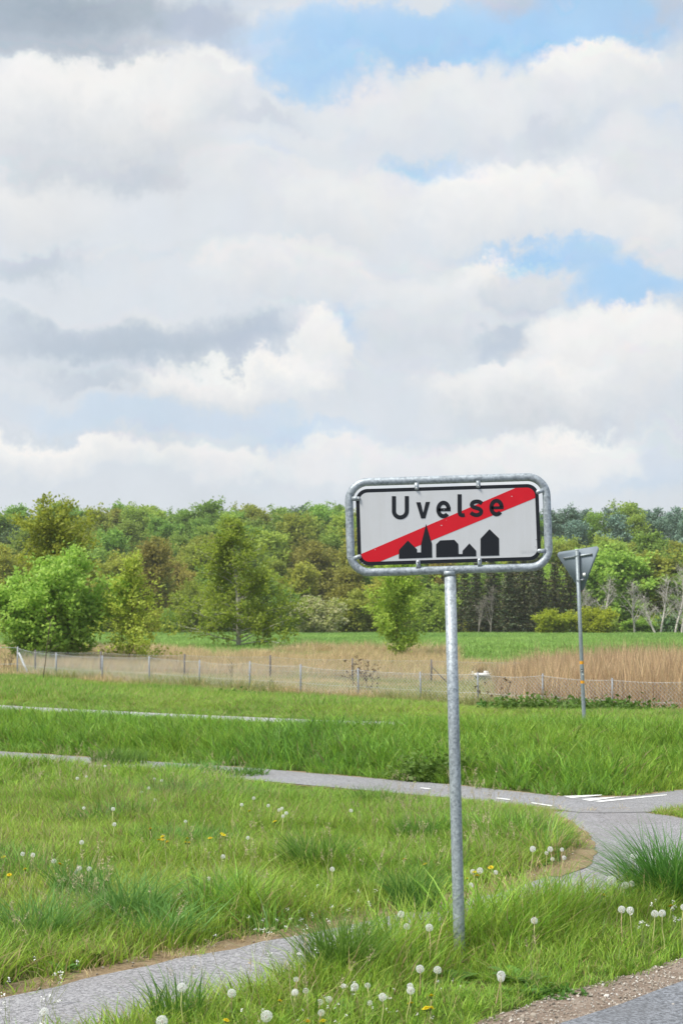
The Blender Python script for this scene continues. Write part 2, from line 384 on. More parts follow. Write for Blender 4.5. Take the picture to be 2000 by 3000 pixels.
# ------------------------------------------------------------------ terrain
X2F = np.array([-40, -8, -3.91, -0.94, 1.17, 2.33, 3.0, 3.73, 8, 40]); Y2F = np.array([38, 27.2, 23.9, 21.5, 19.4, 17.9, 17.95, 18.75, 22.5, 45])   # far edge of the cycle path
X3N = np.array([-40, -8, -6.0, -3, 0, 3.5, 8, 40]); Y3N = np.array([56, 32.5, 30.2, 27.4, 25.0, 23.9, 23.4, 23])                                  # near edge of the upper path
CORNER = np.array([-10.75, 57.0]); FEND = np.array([9.3, 39.8])
def fence_y(X): return CORNER[1]+(np.clip(X, -30, 40)-CORNER[0])*(FEND[1]-CORNER[1])/(FEND[0]-CORNER[0])
def zt(X, Y):
    X = np.asarray(X, float); Y = np.asarray(Y, float)
    l2 = np.interp(X, X2F, Y2F); l3 = np.interp(X, X3N, Y3N)
    up = 0.34*sstep((Y-l2-0.15)/np.maximum(l3-0.5-l2-0.15, 0.5))
    fy = np.maximum(fence_y(X), l3+6); s = np.clip((X+10)/17, 0, 1)
    zf = 0.12-0.58*s
    a = sstep((Y-l3-2.4)/(fy-l3-2.4)); z = up*(1-a)+zf*a
    b = np.clip((Y-62)/30, 0, 1); z = z+(0.72-zf)*sstep(b)
    z = z+0.62*np.clip((Y-92)/90, 0, 1)+14.6*sstep((Y-188)/150)
    return z
def terrain():
    ys = np.concatenate([np.arange(-12, 5, 2.5), np.arange(5, 60, 0.3), np.arange(60, 120, 2), np.arange(120, 340, 6), np.geomspace(340, 9000, 18)])
    xs = np.concatenate([-np.geomspace(4400, 18, 26), np.arange(-17, 17, 0.4), np.geomspace(18, 4400, 26)])
    gx, gy = np.meshgrid(xs, ys); z = zt(gx, gy)
    nx, ny = len(xs), len(ys); i = np.arange(nx*ny).reshape(ny, nx)
    mb = MB(); mb.addq(np.stack([gx, gy, z], -1), np.stack([i[:-1, :-1], i[:-1, 1:], i[1:, 1:], i[1:, :-1]], -1).reshape(-1, 4))
    o = mb.build('ground', M['ground'], smooth=True); tag(o, kind='structure'); return o
terrain()

def densify(poly, step=0.25, jit=0.0, seed=1):
    rs = np.random.default_rng(seed); out = []
    n = len(poly)
    for i in range(n):
        a = np.array(poly[i], float); b = np.array(poly[(i+1) % n], float); k = max(1, int(np.linalg.norm(b-a)/step))
        for q in range(k): out.append(a+(b-a)*q/k)
    out = np.array(out)
    if jit: out = out+(np.stack([fbm(out[:, 0], out[:, 1], .5, 31), fbm(out[:, 0], out[:, 1], .5, 47)], -1)-.5)*2*jit+rs.normal(0, jit*.18, out.shape)
    return out
def sheet(name, poly, mat, lift, parent=None, cell=0.5):
    """a flat polygon cut into cells and laid on the terrain"""
    bm = bmesh.new(); vs = [bm.verts.new((p[0], p[1], 0)) for p in poly]; bm.faces.new(vs)
    P = np.array(poly)
    for ax in (0, 1):
        for c in np.arange(P[:, ax].min()+cell*.37, P[:, ax].max(), cell):
            co = [0, 0, 0]; no = [0, 0, 0]; co[ax] = c; no[ax] = 1
            bmesh.ops.bisect_plane(bm, geom=bm.verts[:]+bm.edges[:]+bm.faces[:], plane_co=co, plane_no=no)
    for v in bm.verts: v.co.z = float(zt(v.co.x, v.co.y))+lift
    bmesh.ops.recalc_face_normals(bm, faces=bm.faces)
    if sum(f.normal.z for f in bm.faces) < 0: bmesh.ops.reverse_faces(bm, faces=bm.faces)
    me = bpy.data.meshes.new(name); bm.to_mesh(me); bm.free(); me.materials.append(mat)
    return link(name, me, parent)
def inside(poly, X, Y):
    P = np.asarray(poly); n = len(P); r = np.zeros(X.shape, bool); j = n-1
    for i in range(n):
        xi, yi = P[i]; xj, yj = P[j]
        c = ((yi > Y) != (yj > Y)) & (X < (xj-xi)*(Y-yi)/(yj-yi+1e-12)+xi); r ^= c; j = i
    return r
def g2(*pts): return [tuple(gp(x, y)[:2]) for x, y in pts]
# walkway that curves from the lower left round to the junction
FAR1 = [(-6.0, 3.6), (-4.2, 5.2), (-2.9, 6.62)]+g2((0, 2930), (178, 2896), (357, 2852), (536, 2810), (700, 2786), (962, 2726), (1250, 2668), (1456, 2620), (1657, 2556), (1740, 2500), (1715, 2440), (1660, 2408), (1618, 2381))
NEAR1 = [(9.0, 14.9), (5.0, 13.7), (3.7, 13.0), (2.95, 12.3), (2.25, 11.3), (1.6, 10.5), (1.1, 9.95), (.60, 9.42), (.2, 8.9), (-.40, 8.26), (-1.04, 7.50), (-2.1, 5.95), (-3.3, 4.5), (-4.9, 3.0)]
ISL = [(2.88, 16.55), (3.15, 15.85), (3.7, 15.45), (5.0, 15.6), (9.0, 16.8)]
walk_poly = densify(FAR1+ISL+NEAR1, .2, .05, 2)
# cycle path running across
xs2 = np.concatenate([np.linspace(-20, -4, 20), np.linspace(-3.8, 9, 60)])
y2f = np.interp(xs2, X2F, Y2F)
near2 = lambda X: np.interp(X, X2F, Y2F)-np.interp(X, [-8, 0, 2, 3, 5], [1.75, 1.65, 1.6, 1.5, 1.45])
path2_poly = [(x, y) for x, y in zip(xs2, y2f+(fbm(xs2, y2f, .4, 3)-.5)*.12)]+[(x, y) for x, y in zip(xs2[::-1], near2(xs2[::-1])+(fbm(xs2[::-1], y2f, .4, 9)-.5)*.04)]
# upper path
xs3 = np.linspace(-22, 14, 90); y3n = np.interp(xs3, X3N, Y3N)
path3_poly = [(x, y) for x, y in zip(xs3, y3n+1.5)]+[(x, y) for x, y in zip(xs3[::-1], y3n[::-1])]
def offset_poly(poly, d):
    P = np.asarray(poly); a = np.roll(P, 1, 0); b = np.roll(P, -1, 0); t = b-a; t /= np.linalg.norm(t, axis=1, keepdims=True)+1e-9
    area = np.sum(P[:, 0]*np.roll(P[:, 1], -1)-np.roll(P[:, 0], -1)*P[:, 1]); nrm = np.stack([t[:, 1], -t[:, 0]], -1)*(1 if area > 0 else -1)
    k = np.asarray(d)
    return P+nrm*(k[:, None] if k.ndim else k)
tag(sheet('walkway', walk_poly, M['path'], .010), kind='structure')
tag(sheet('cycle_path', path2_poly, M['path2'], .014), kind='structure')
tag(sheet('upper_path', path3_poly, plain('upper_path_asphalt', (.36, .36, .37), .85, var=.18, scale=1.5), .014), kind='structure')
# dead-grass edges
W1 = np.array(densify(FAR1+ISL+NEAR1, .2, .05, 2))
wd = 0.15+0.20*fbm(W1[:, 0], W1[:, 1], .7, 5)
near_side = np.array([1.0]*len(W1))
edge1 = offset_poly(W1, wd)
tag(sheet('walkway_edge', edge1, M['thatch'], .005), kind='structure')
corner = densify(g2((1610, 2385), (1668, 2405), (1725, 2445), (1752, 2500), (1735, 2535), (1640, 2575), (1600, 2572), (1660, 2530), (1708, 2487), (1690, 2450), (1650, 2420)), .12, .04, 7)
tag(sheet('worn_corner', corner, M['thatch'], .0145), kind='structure')
e2 = [(x, y+.14+.10*float(fbm(x, y, .6, 2))) for x, y in zip(xs2, y2f)]+[(x, y-.08) for x, y in zip(xs2[::-1], near2(xs2[::-1]))]
tag(sheet('cycle_path_edge', e2, M['thatch'], .0065), kind='structure')
e3 = [(x, y+1.7) for x, y in zip(xs3, y3n)]+[(x, y-.2) for x, y in zip(xs3[::-1], y3n[::-1])]
tag(sheet('upper_path_edge', e3, M['thatch'], .0065), kind='structure')
# road and gravel shoulder
ROADE = [(-4.5, 4.6)]+g2((1300, 3115), (1650, 3000), (1820, 2950), (2000, 2880))+[(3.2, 9.7), (7, 13.0)]
SHOUL = [(-5.0, 5.4), (-.6, 6.75)]+g2((1200, 3065), (1390, 3000), (1500, 2963), (1620, 2920), (1800, 2868), (2000, 2815))+[(3.2, 10.7), (7, 13.55)]
road_poly = densify(ROADE+[(12, 10), (12, -6), (-8, -6)], .25, .025, 4)
shoulder_poly = densify(SHOUL+[(12.4, 13.0), (12.4, -6.4), (-8.4, -6.4)], .15, .05, 6)
tag(sheet('road', road_poly, M['road'], .016), kind='structure')
tag(sheet('gravel_shoulder', shoulder_poly, M['gravel'], .008), kind='structure')
# painted lines on the cycle path
def paint(pts, label, zz=.0185):
    o = sheet('painted_line', g2(*pts), M['paint'], zz, cell=3)
    return tag(o, label, 'road marking', 'white lines painted on the cycle path')
paint([(1648, 2337), (1762, 2333), (1760, 2335), (1673, 2343)], 'short white wedge painted on the cycle path, nearest the grass bank')
paint([(1701, 2346.5), (1822, 2338), (1740, 2350), (1728, 2352)], 'middle of the three white wedges painted at the path junction')
paint([(1736, 2352.5), (1950, 2332.5), (1953, 2334.5), (1760, 2354.5)], 'longest white line painted at the path junction, pointing right')
paint([(1556, 2355.5), (1620, 2365), (1613, 2367.5), (1552, 2358)], 'white dash painted on the cycle path beside the grass corner')
paint([(1455, 2341.5), (1495, 2346.5), (1490, 2349), (1452, 2344)], 'white dash painted on the cycle path left of the grass corner')
paint([(1232, 2312), (1262, 2315), (1258, 2317), (1230, 2314)], 'small white dash painted on the cycle path left of the sign post')

# ------------------------------------------------------------------ town sign
def film(name, col, dirt=.10):
    m, t, b = material(name); c = t.new('ShaderNodeTexCoord').outputs['Object']
    mp = t.new('ShaderNodeMapping'); mp.inputs['Scale'].default_value = (26, 26, 2.2); t.l.new(c, mp.inputs[0])
    a = t.rng(t.noise(mp.outputs[0], 1.0, 5, .65), .45, .75); g = t.rng(t.noise(c, 5, 6, .7), .4, .7); k = t.noise(c, 160, 3, .6)
    f = t.math('ADD', t.math('MULTIPLY', a, .5), t.math('MULTIPLY', g, .5))
    col2 = t.mix(t.math('MULTIPLY', f, dirt*3), (*col, 1), (col[0]*.72, col[1]*.70, col[2]*.64, 1))
    t.l.new(t.mix(t.rng(k, .66, .74, 0, .5), col2, (col[0]*.6, col[1]*.58, col[2]*.54, 1)), b.inputs['Base Color'])
    t.l.new(t.rng(f, 0, 1, .36, .6), b.inputs['Roughness']); b.inputs['Specular IOR Level'].default_value = .35
    return m
M['white'] = film('sign_white_film', (.58, .59, .61))
M['black'] = plain('sign_black_film', (.012, .014, .019), .5, spec=.25)
M['red'] = plain('sign_red_film', (.60, .012, .024), .5, spec=.2, var=.05, scale=9)
M['faint'] = plain('faint_marker', (.52, .53, .55), .6)
M['bolt'] = plain('bolt_steel', (.42, .43, .44), .35, .7)
M['alu'] = plain('sign_back_aluminium', (.20, .24, .285), .6, 0.0, spec=.3, var=.08, scale=5)
SC = 2.24*550.0
def sg(x, y):                       # traced point on the sign -> metres in the sign plane
    v = ((y-420)+.030*(x-788))/1.0013; u = (x-788)-.044*v
    return (u/SC, -v/SC)
def strip(path, w, n=1):
    """outline band along a polyline in the sign plane"""
    P = np.array(path); T = np.gradient(P, axis=0); T /= np.linalg.norm(T, axis=1, keepdims=True)
    N = np.stack([-T[:, 1], T[:, 0]], -1)*w/2
    return P+N, P-N
def crom(pts, k=8, closed=False):
    P = np.array(pts, float); out = []
    n = len(P)
    for i in range(n-1):
        p0 = P[max(i-1, 0)]; p1 = P[i]; p2 = P[i+1]; p3 = P[min(i+2, n-1)]
        for q in range(k):
            t = q/k; out.append(.5*((2*p1)+(-p0+p2)*t+(2*p0-5*p1+4*p2-p3)*t*t+(-p0+3*p1-3*p2+p3)*t**3))
    out.append(P[-1]); return np.array(out)
def flat(name, polys, mat, parent, y):
    """thin film pieces, 1 mm thick, facing the camera"""
    mb = MB()
    for p in polys:
        if isinstance(p, tuple) and len(p) == 2 and isinstance(p[0], np.ndarray):
            a, b = p; n = len(a)
            v = [(q[0], y, q[1]) for q in a]+[(q[0], y, q[1]) for q in b]
            mb.add(v, [(i, i+1, n+i+1, n+i) for i in range(n-1)])
        else: mb.add([(q[0], y, q[1]) for q in p], [tuple(range(len(p)))])
    return mb.build(name, mat, parent)
def rrect(w, h, r, n=10):
    out = []
    for cx, cz, a0 in ((w/2-r, h/2-r, 0), (-w/2+r, h/2-r, 90), (-w/2+r, -h/2+r, 180), (w/2-r, -h/2+r, 270)):
        for i in range(n+1):
            a = R(a0+90*i/n); out.append((cx+r*math.cos(a), cz+r*math.sin(a)))
    return out
base = gp(1346, 2815)                 # foot of the post
head_c = at(960+788/2.24, 1350+420/2.24, base.y)
sign = empty('town_sign', (base.x, base.y, 0))
tag(sign, 'white town name sign reading Uvelse with a red diagonal bar, on a galvanised post', 'road sign')
top = at(1317.5, 1688, base.y)
mb = MB(); pts = [Vector((0, 0, -.4))]+[Vector((top.x-base.x, 0, top.z))*t for t in (0, .3, .6, 1.0)]
mb.tube([tuple(p) for p in pts], .0305, 28); mb.build('post', M['galv'], sign, smooth=True)
ROLL = .031
HM = Matrix.Rotation(-ROLL, 4, 'Y')
hl = (head_c.x-base.x, 0, head_c.z)
def child(mb_, name, mat, smooth=False): return mb_.build(name, mat, sign, smooth, loc=hl, rot=(0, -ROLL, 0))
# frame: bent tube
fr = rrect(1304/SC, 598/SC, .102, 12); off = sg(792, 419)
mb = MB(); mb.tube([(p[0]+off[0], 0, p[1]+off[1]) for p in fr], .0218, 20, closed=True); child(mb, 'frame_tube', M['galv'], True)
# weld collar
mb = MB(); c = sg(797, 742); mb.tube([(c[0]+.0005, 0, c[1]+.012), (c[0], 0, c[1]-.004), (c[0], 0, c[1]-.012)], [.036, .035, .0315], 20); child(mb, 'weld_collar', M['galv'], True)
# plate
PW, PH, PR = 1206/SC, 506/SC, .062
FY = -.012
mb = MB(); mb.prism(rrect(PW, PH, PR), FY, FY+.003); plate = child(mb, 'sign_plate', M['alu'])
BW = .0195
IN = rrect(PW-2*BW, PH-2*BW, PR-BW*.9); OUT = rrect(PW-.0006, PH-.0006, PR)
flat('white_film', [IN], M['white'], plate, FY-.0012)
flat('black_border', [(np.array(OUT+OUT[:1]), np.array(IN+IN[:1]))], M['black'], plate, FY-.0016)
# red bar clipped to the inner rounded field
def clip(poly, a, b, keep_left=True):
    out = []; n = len(poly)
    f = lambda p: (b[0]-a[0])*(p[1]-a[1])-(b[1]-a[1])*(p[0]-a[0])
    for i in range(n):
        p, q = poly[i], poly[(i+1) % n]; fp, fq = f(p), f(q)
        if not keep_left: fp, fq = -fp, -fq
        if fp >= 0: out.append(p)
        if (fp >= 0) != (fq >= 0):
            t = fp/(fp-fq); out.append((p[0]+(q[0]-p[0])*t, p[1]+(q[1]-p[1])*t))
    return out
bar = clip(clip(IN, sg(207, 617), sg(1230, 177), False), sg(345, 662), sg(1378, 237), True)
flat('red_bar', [bar], M['red'], plate, FY-.0020)
# lettering
w = 27/SC
def ell(cx, cy, rx, ry, a0, a1, n=28): return [sg(cx+rx*math.cos(R(a)), cy-ry*math.sin(R(a))) for a in np.linspace(a0, a1, n)]
Uo = [sg(428, 231), sg(428.5, 280), sg(429, 325)]+ell(471.5, 329, 42.5, 42.5, 180, 360, 24)+[sg(514, 322), sg(513.6, 280), sg(513.2, 230.5)]
def letter(polys, yy=FY-.0026): return flat('letter', polys, M['black'], plate, yy)
letter([strip(Uo, w)])
letter([[sg(*p) for p in [(575, 272), (604, 271), (622, 341), (638, 270), (666, 269), (636.5, 378), (608.5, 379)]][::1][0:3]+[sg(608.5, 379)], [sg(*p) for p in [(622, 341), (638, 270), (666, 269), (636.5, 378)]], [sg(*p) for p in [(622, 341), (636.5, 378), (608.5, 379)]]])
def e_letter(cx, cy):
    arc = ell(cx, cy, 34, 44.5, 4, 318, 44)
    barp = [sg(cx-34, cy+2.5), sg(cx+47, cy+1)]
    top_, bot = strip(barp, 20/SC)
    return letter([strip(arc, w), (top_, bot)])
e_letter(755.5, 319.5)
letter([strip([sg(861, 219), sg(861.5, 280), sg(861.8, 325)]+[sg(*p) for p in crom([(862, 335), (865, 350), (874, 357), (884, 358), (896, 356)], 5)[1:]], w)])
letter([strip([sg(*p) for p in crom([(1009, 281), (993, 270), (974, 267), (953, 272), (942, 286), (948, 301), (968, 309), (988, 315), (1003, 328), (1001, 345), (985, 355.5), (966, 356.5), (948, 350), (935, 340)], 6)], w*.98)])
e_letter(1105, 307)
# village silhouette
for poly in ([(465, 645), (465, 587), (523, 524), (584, 583), (584, 603), (610, 603), (610, 550), (642, 415), (682, 547), (684, 637)],
             [(710, 635), (709, 550), (735, 524), (829, 520), (855, 548), (858, 614), (883, 614), (884, 592), (928, 544), (973, 592), (974, 629)],
             [(1002, 627), (1001, 513), (1060, 450), (1123, 511), (1125, 624)]):
    flat('building_silhouette', [[sg(*p) for p in poly]], M['black'], plate, FY-.0026)
# faint marker code
def text_mesh(s, size):
    cu = bpy.data.curves.new('t', 'FONT'); cu.body = s; cu.size = size; cu.align_x = 'CENTER'
    o = bpy.data.objects.new('t', cu); COL.objects.link(o); dg = bpy.context.evaluated_depsgraph_get()
    me = bpy.data.meshes.new_from_object(o.evaluated_get(dg)); bpy.data.objects.remove(o); return me
tm = text_mesh('DA1106', .022); tm.materials.clear(); tm.materials.append(M['faint'])
c = sg(1317, 608); link('marker_code', tm, plate, (c[0], FY-.0022, c[1]), (math.pi/2, 0, 0))
# chips and spots where the film is worn
for i, (x, y, r, mt) in enumerate(((1205, 233, 3.4, 'faint'), (743, 425, 4, 'faint'), (775, 390, 1.6, 'faint'), (308, 585, 2.2, 'faint'), (225, 672, 3.4, 'white'), (238, 682, 3, 'white'), (214, 660, 2, 'white'), (1040, 664, 3.2, 'white'), (758, 322, 2, 'white'), (1368, 520, 2.6, 'black'), (1364, 568, 2.0, 'black'), (1300, 345, 1.6, 'faint'))):
    mbp = [sg(x+r*1.3*math.cos(a)*(1+.3*math.sin(3*a+i)), y+r*.8*math.sin(a)) for a in np.linspace(0, 2*math.pi, 9)[:-1]]
    flat('film_chip', [mbp], M[mt], plate, FY-.0031)
# clips holding the plate in the frame
for x, y, ang in ((578, 180, 90), (984, 165, 90), (1377, 206, 20), (1388, 595, 0), (195, 248, 180), (206, 630, 200), (592, 666, -90), (996, 655, -90)):
    cx, cz = sg(x, y); a = R(ang); d = Vector((math.cos(a), 0, math.sin(a))); n = Vector((-d.z, 0, d.x))
    p0 = Vector((cx, 0, cz)); mb = MB(); ww = .0115
    L = .036
    out = []
    for q in range(9):
        t = math.pi/2+math.pi*q/8; out.append(p0+n*(ww*math.sin(t-math.pi/2+math.pi/2)*0)+n*ww*math.cos(t-math.pi/2)+d*ww*(-math.sin(t-math.pi/2)))
    out += [p0-n*ww+d*L, p0+n*ww+d*L]
    mb.prism([(q.x, q.z) for q in out], FY-.0065, FY-.0035)
    cl = child(mb, 'clip', M['galv'])
    m2 = MB(); m2.tube([(cx, FY-.0066, cz), (cx, FY-.011, cz), (cx, FY-.0135, cz)], [.0068, .0065, .004], 10); m2.build('bolt', M['bolt'], cl, True)

# ------------------------------------------------------------------ give-way sign seen from behind
yb = at(1711, 2140, 24.4); yb.z = float(zt(yb.x, yb.y))
gw = empty('give_way_sign', yb)
tag(gw, 'grey back of a triangular give-way sign on a thin leaning post', 'road sign')
yt = at(1688.5, 1611, 24.4); lean = Vector((yt.x-yb.x, 0, yt.z-yb.z))
def on_post(py):                       # point of the post axis at a picture height
    z = at(1700, py, 24.4).z-yb.z; return lean*(z/lean.z)
mb = MB(); mb.tube([(0, 0, -.3), (0, 0, 0), tuple(lean*.5), tuple(lean)], .0272, 20); mb.build('post', M['galv_dull'], gw, True)
mb = MB(); mb.tube([tuple(lean*.998), tuple(lean*1.004)], [.0285, .0275], 20); mb.build('post_cap', plain('pale_post_cap', (.62, .64, .66), .5), gw, True)
yaw = R(-38); rollp = .135
sA = .74; hh = sA*.866
cen = on_post(1652)
def tri(r=.04, s=sA):
    V3 = [Vector((-s/2, hh/3)), Vector((s/2, hh/3)), Vector((0, -2*hh/3))]; out = []
    for i in range(3):
        p = V3[i]; inn = p.normalized(); c0 = p-inn*(2*r); a0 = math.atan2(inn.y, inn.x)
        for q in range(7):
            a = a0+R(60-20*q)*-1; out.append((c0.x+r*math.cos(a0+R(60-20*q)), c0.y+r*math.sin(a0+R(60-20*q))))
    return out
PM = Matrix.Translation(cen) @ Matrix.Rotation(yaw, 4, 'Z') @ Matrix.Rotation(-rollp+.03, 4, 'Y')
def gwc(mb_, name, mat, smooth=False):
    o = mb_.build(name, mat, gw, smooth); o.matrix_local = PM; return o
mb = MB(); mb.prism(tri(), .046, .049); gwc(mb, 'sign_plate', M['alu'])
mb = MB(); mb.prism(tri(.036, sA-.01), .0495, .0505)
gwc(mb, 'sign_face', plain('give_way_face', (.55, .03, .04), .5))
for zc, half, nm in ((.115, .235, 'bracket_rail'), (-.235, .055, 'bracket_rail')):
    mb = MB(); mb.box((0, .037, zc), (2*half, .016, .024)); rail = gwc(mb, nm, M['galv'])
    for sx in (-1, 1):
        m2 = MB(); m2.box((sx*half*.97, .03, zc), (.012, .02, .014)); o = m2.build('rail_end', M['post_dark'], rail)
    m2 = MB(); m2.tube([(.033*math.cos(a), .033*math.sin(a), zc) for a in np.linspace(0, 2*math.pi, 17)[:-1]], .006, 6, closed=True); m2.build('clamp_band', M['galv_dull'], rail)
mb = MB(); mb.box((.075, .03, -.165), (.042, .012, .05)); gwc(mb, 'label_tab', plain('white_tab', (.75, .75, .74), .5))
ORG = plain('orange_tape', (.75, .33, .012), .5)
for py, hgt in ((1941, .046), (1998, .042)):
    c0 = on_post(py); dn = lean.normalized()
    mb = MB(); mb.tube([tuple(c0-dn*hgt/2), tuple(c0+dn*hgt/2)], .0284, 20, cap=False); tp = mb.build('tape_band', ORG, gw, True)
def sticker(py, ang, rad, mat, name, lift=.0004):
    c0 = on_post(py); rr = .0274+lift; mb = MB(); v = []
    for q in range(20):
        a = 2*math.pi*q/20; th = ang+rad*math.cos(a)/rr; v.append((c0.x+rr*math.sin(th), -rr*math.cos(th), c0.z+rad*math.sin(a)))
    v.append((c0.x+rr*math.sin(ang), -rr*math.cos(ang), c0.z)); mb.add(v, [(i, (i+1) % 20, 20) for i in range(20)])
    return mb.build(name, mat, gw)
stk = sticker(1965, -.25, .0225, M['black'], 'arrow_sticker', .0006)
c0 = on_post(1965); mb = MB(); rr = .0285
def cyl(p): th = -.25+p[0]/rr; return (c0.x+rr*math.sin(th), -rr*math.cos(th), c0.z+p[1])
mb.add([cyl(p) for p in [(-.017, 0), (.0, .015), (.004, .0105), (-.003, .0035), (.015, .0035), (.015, -.0035), (-.003, -.0035), (.004, -.0105), (.0, -.015)]], [(0, 1, 2, 3), (0, 3, 6), (0, 6, 7, 8), (3, 4, 5, 6)])
mb.build('arrow', plain('sticker_white', (.8, .8, .8), .5), stk)
sticker(1975.5, .25, .0125, plain('white_reflector', (.8, .81, .8), .4), 'round_reflector', .0006)

# ------------------------------------------------------------------ chain-link fences
def px_on_line(px, a, b):                # where the vertical plane through pixel column px meets the ground line a-b
    d = ray(px, 1850); s = d.x/d.y
    # X = s*Y ; X = a.x + t*dx ; Y = a.y + t*dy
    dx, dy = b[0]-a[0], b[1]-a[1]
    t = (s*a[1]-a[0])/(dx-s*dy); return np.array([a[0]+t*dx, a[1]+t*dy])
def fence(name, label, posts, tops, mats, wire, cellw=.075, sag=.05, mesh_low=.04, prad=.02, box_post=False):
    root = empty(name, (posts[0][0], posts[0][1], float(zt(*posts[0])))); tag(root, label, 'fence')
    o = np.array([posts[0][0], posts[0][1], float(zt(*posts[0]))])
    foot = [np.array([p[0], p[1], float(zt(*p))]) for p in posts]
    for i, (p, h) in enumerate(zip(foot, tops)):
        mb = MB(); lean = RNG.normal(0, .012, 2); b = p-o
        mb.tube([b-[0, 0, .2], b+[lean[0]*h*.5, lean[1]*h*.5, h*.5], b+[lean[0]*h, lean[1]*h, h+.03]], prad*RNG.uniform(.9, 1.1), 7)
        mb.build('post', mats[i % len(mats)], root, True)
    # wires
    top, mid = MB(), MB(); net = MB()
    fw = .0042
    for i in range(len(foot)-1):
        a, b = foot[i], foot[i+1]; ha, hb = tops[i]-.02, tops[i+1]-.02; L = np.linalg.norm((b-a)[:2]); sg_ = sag*RNG.uniform(.4, 1.3)
        ts = np.linspace(0, 1, 9)
        def P(t, f):                      # f = 0 ground .. 1 top wire
            g = a+(b-a)*t; hh_ = (ha+(hb-ha)*t)-sg_*4*t*(1-t)
            low = mesh_low
            return g-o+[0, 0, low+(hh_-low)*f]
        top.tube([P(t, 1.0) for t in ts], wire*.42, 4); mid.tube([P(t, .48) for t in ts], wire*.4, 4); mid.tube([P(t, .03) for t in ts], wire*.4, 4)
        H = (ha+hb)/2
        nx = max(2, int(L/cellw)); ny = H/(cellw*1.0)
        span = ny/nx                      # run of one diagonal along t
        for s in (-1, 1):
            for k in range(-int(ny)-1, nx+int(ny)+2):
                t0 = k/nx; t1 = t0+s*span; f0, f1 = 0.0, 1.0
                # clip to 0..1
                if t0 == t1: continue
                lo, hi = (t0, t1) if t0 < t1 else (t1, t0)
                if hi <= 0 or lo >= 1: continue
                ft = lambda t: (t-t0)/(t1-t0)
                ta, tb = max(lo, 0), min(hi, 1); fa, fb = ft(ta), ft(tb)
                pm = P((ta+tb)/2, (fa+fb)/2)
                q = np.array([P(ta, fa), pm, P(tb, fb)]); d = np.array([wire*.62, 0, 0]); e = np.array([0, wire*.62, 0])
                v = np.concatenate([q+d, q-d*.5+e, q-d*.5-e])
                net.addq(v, [(0, 1, 4, 3), (1, 2, 5, 4), (3, 4, 7, 6), (4, 5, 8, 7), (6, 7, 1, 0), (7, 8, 2, 1)])
    top.build('top_wire', M['galv_pale'], root); mid.build('straining_wire', M['galv_pale'], root)
    tag(net.build('wire_mesh', M['galv_pale'], root), kind='stuff')
    return root
PX1 = [53, 167, 301, 440, 585, 732, 881, 1050, 1232, 1399, 1586, 1790]
TY1 = [1897, 1915, 1923, 1925, 1936, 1940, 1949, 1961, 1971, 1973, 1977, 1990]
posts = []; tops = []
for px, ty in zip(PX1, TY1):
    p = px_on_line(px, CORNER, FEND); posts.append(p); tops.append(float(at(px, ty, p[1]).z-zt(*p)))
for k in (1, 2, 3):
    d = (posts[-1]-posts[-2]); p = posts[-1]+d; posts.append(p); tops.append(tops[-1]+(.02 if k > 1 else 0))
near_f = fence('chain_link_fence', 'near sagging chain-link fence with grey metal posts along the grass', posts, tops, [M['post_grey']], .0088, cellw=.105, prad=.024)
o0 = np.array([posts[0][0], posts[0][1], float(zt(*posts[0]))])
# corner brace and the run of plain wire leaving to the left
mb = MB(); a = np.array(at(56, 1913, posts[0][1])); bq = at(92, 1984, posts[0][1]-.3); bq.z = float(zt(bq.x, bq.y))
mb.tube([a-o0, np.array(bq)-o0], .034, 8); mb.build('brace', plain('pale_brace', (.55, .57, .58), .6, var=.1), near_f, True)
mb = MB()
for py0, py1 in ((1898, 1892), (1945, 1949)):
    q0 = np.array(at(53, py0, posts[0][1])); q1 = np.array(at(-160, py1, posts[0][1]+2)); mb.tube([q0-o0, q1-o0], .006, 4)
mb.build('side_wire', M['galv_pale'], near_f)
FY2 = 61.0
PX2 = [105, 297, 541, 792, 1031, 1262, 1507, 1752]
TY2 = [1906, 1911, 1918, 1922, 1930, 1934, 1940, 1946]
posts2 = [np.array([at(px, 1850, FY2).x, FY2]) for px in PX2]; tops2 = [float(at(px, ty, FY2).z-zt(*p)) for px, ty, p in zip(PX2, TY2, posts2)]
far_f = fence('chain_link_fence', 'far chain-link fence with dark posts in front of the tan grass', posts2, tops2, [M['post_dark']], .0066, cellw=.105, prad=.030)
i5 = 5; f5 = np.array([*posts2[i5], float(zt(*posts2[i5]))]); o2 = np.array([*posts2[0], float(zt(*posts2[0]))])
mb = MB(); e5 = f5+[.75, .0, .05]; mb.tube([f5+[0, 0, tops2[i5]*.8]-o2, e5-o2], .02, 6); mb.build('brace', M['post_dark'], far_f, True)

# white plastic piece lying behind the far fence
wp = at(1411, 1966, 71.5); wp.z = float(zt(wp.x, wp.y))+.02; wt = empty('white_trough', wp); wt.scale = (1.15, 1.15, 1.15); tag(wt, 'long white plastic trough with an upturned end lying behind the fences', 'trough')
wm = plain('weathered_white_plastic', (.80, .80, .80), .5, var=.05, scale=4)
mb = MB(); mb.prism([(-.40, 0), (.38, -.01), (.42, .05), (.42, .12), (-.02, .115), (-.40, .10)], -.12, .12); mb.build('trough_body', wm, wt)
mb = MB(); mb.prism([(-.37, .09), (-.25, .09), (-.33, .17), (-.38, .19)], -.10, .10); mb.build('upturned_end', wm, wt)
mb = MB(); mb.prism([(.05, .10), (.24, .10), (.23, .19), (.07, .185)], -.09, .09); mb.build('raised_lid', wm, wt)
mb = MB(); mb.prism([(.40, .02), (.66, .07), (.64, .13), (.40, .12)], -.09, .09); mb.build('tail_piece', plain('greyed_plastic', (.55, .54, .52), .7, var=.1), wt)

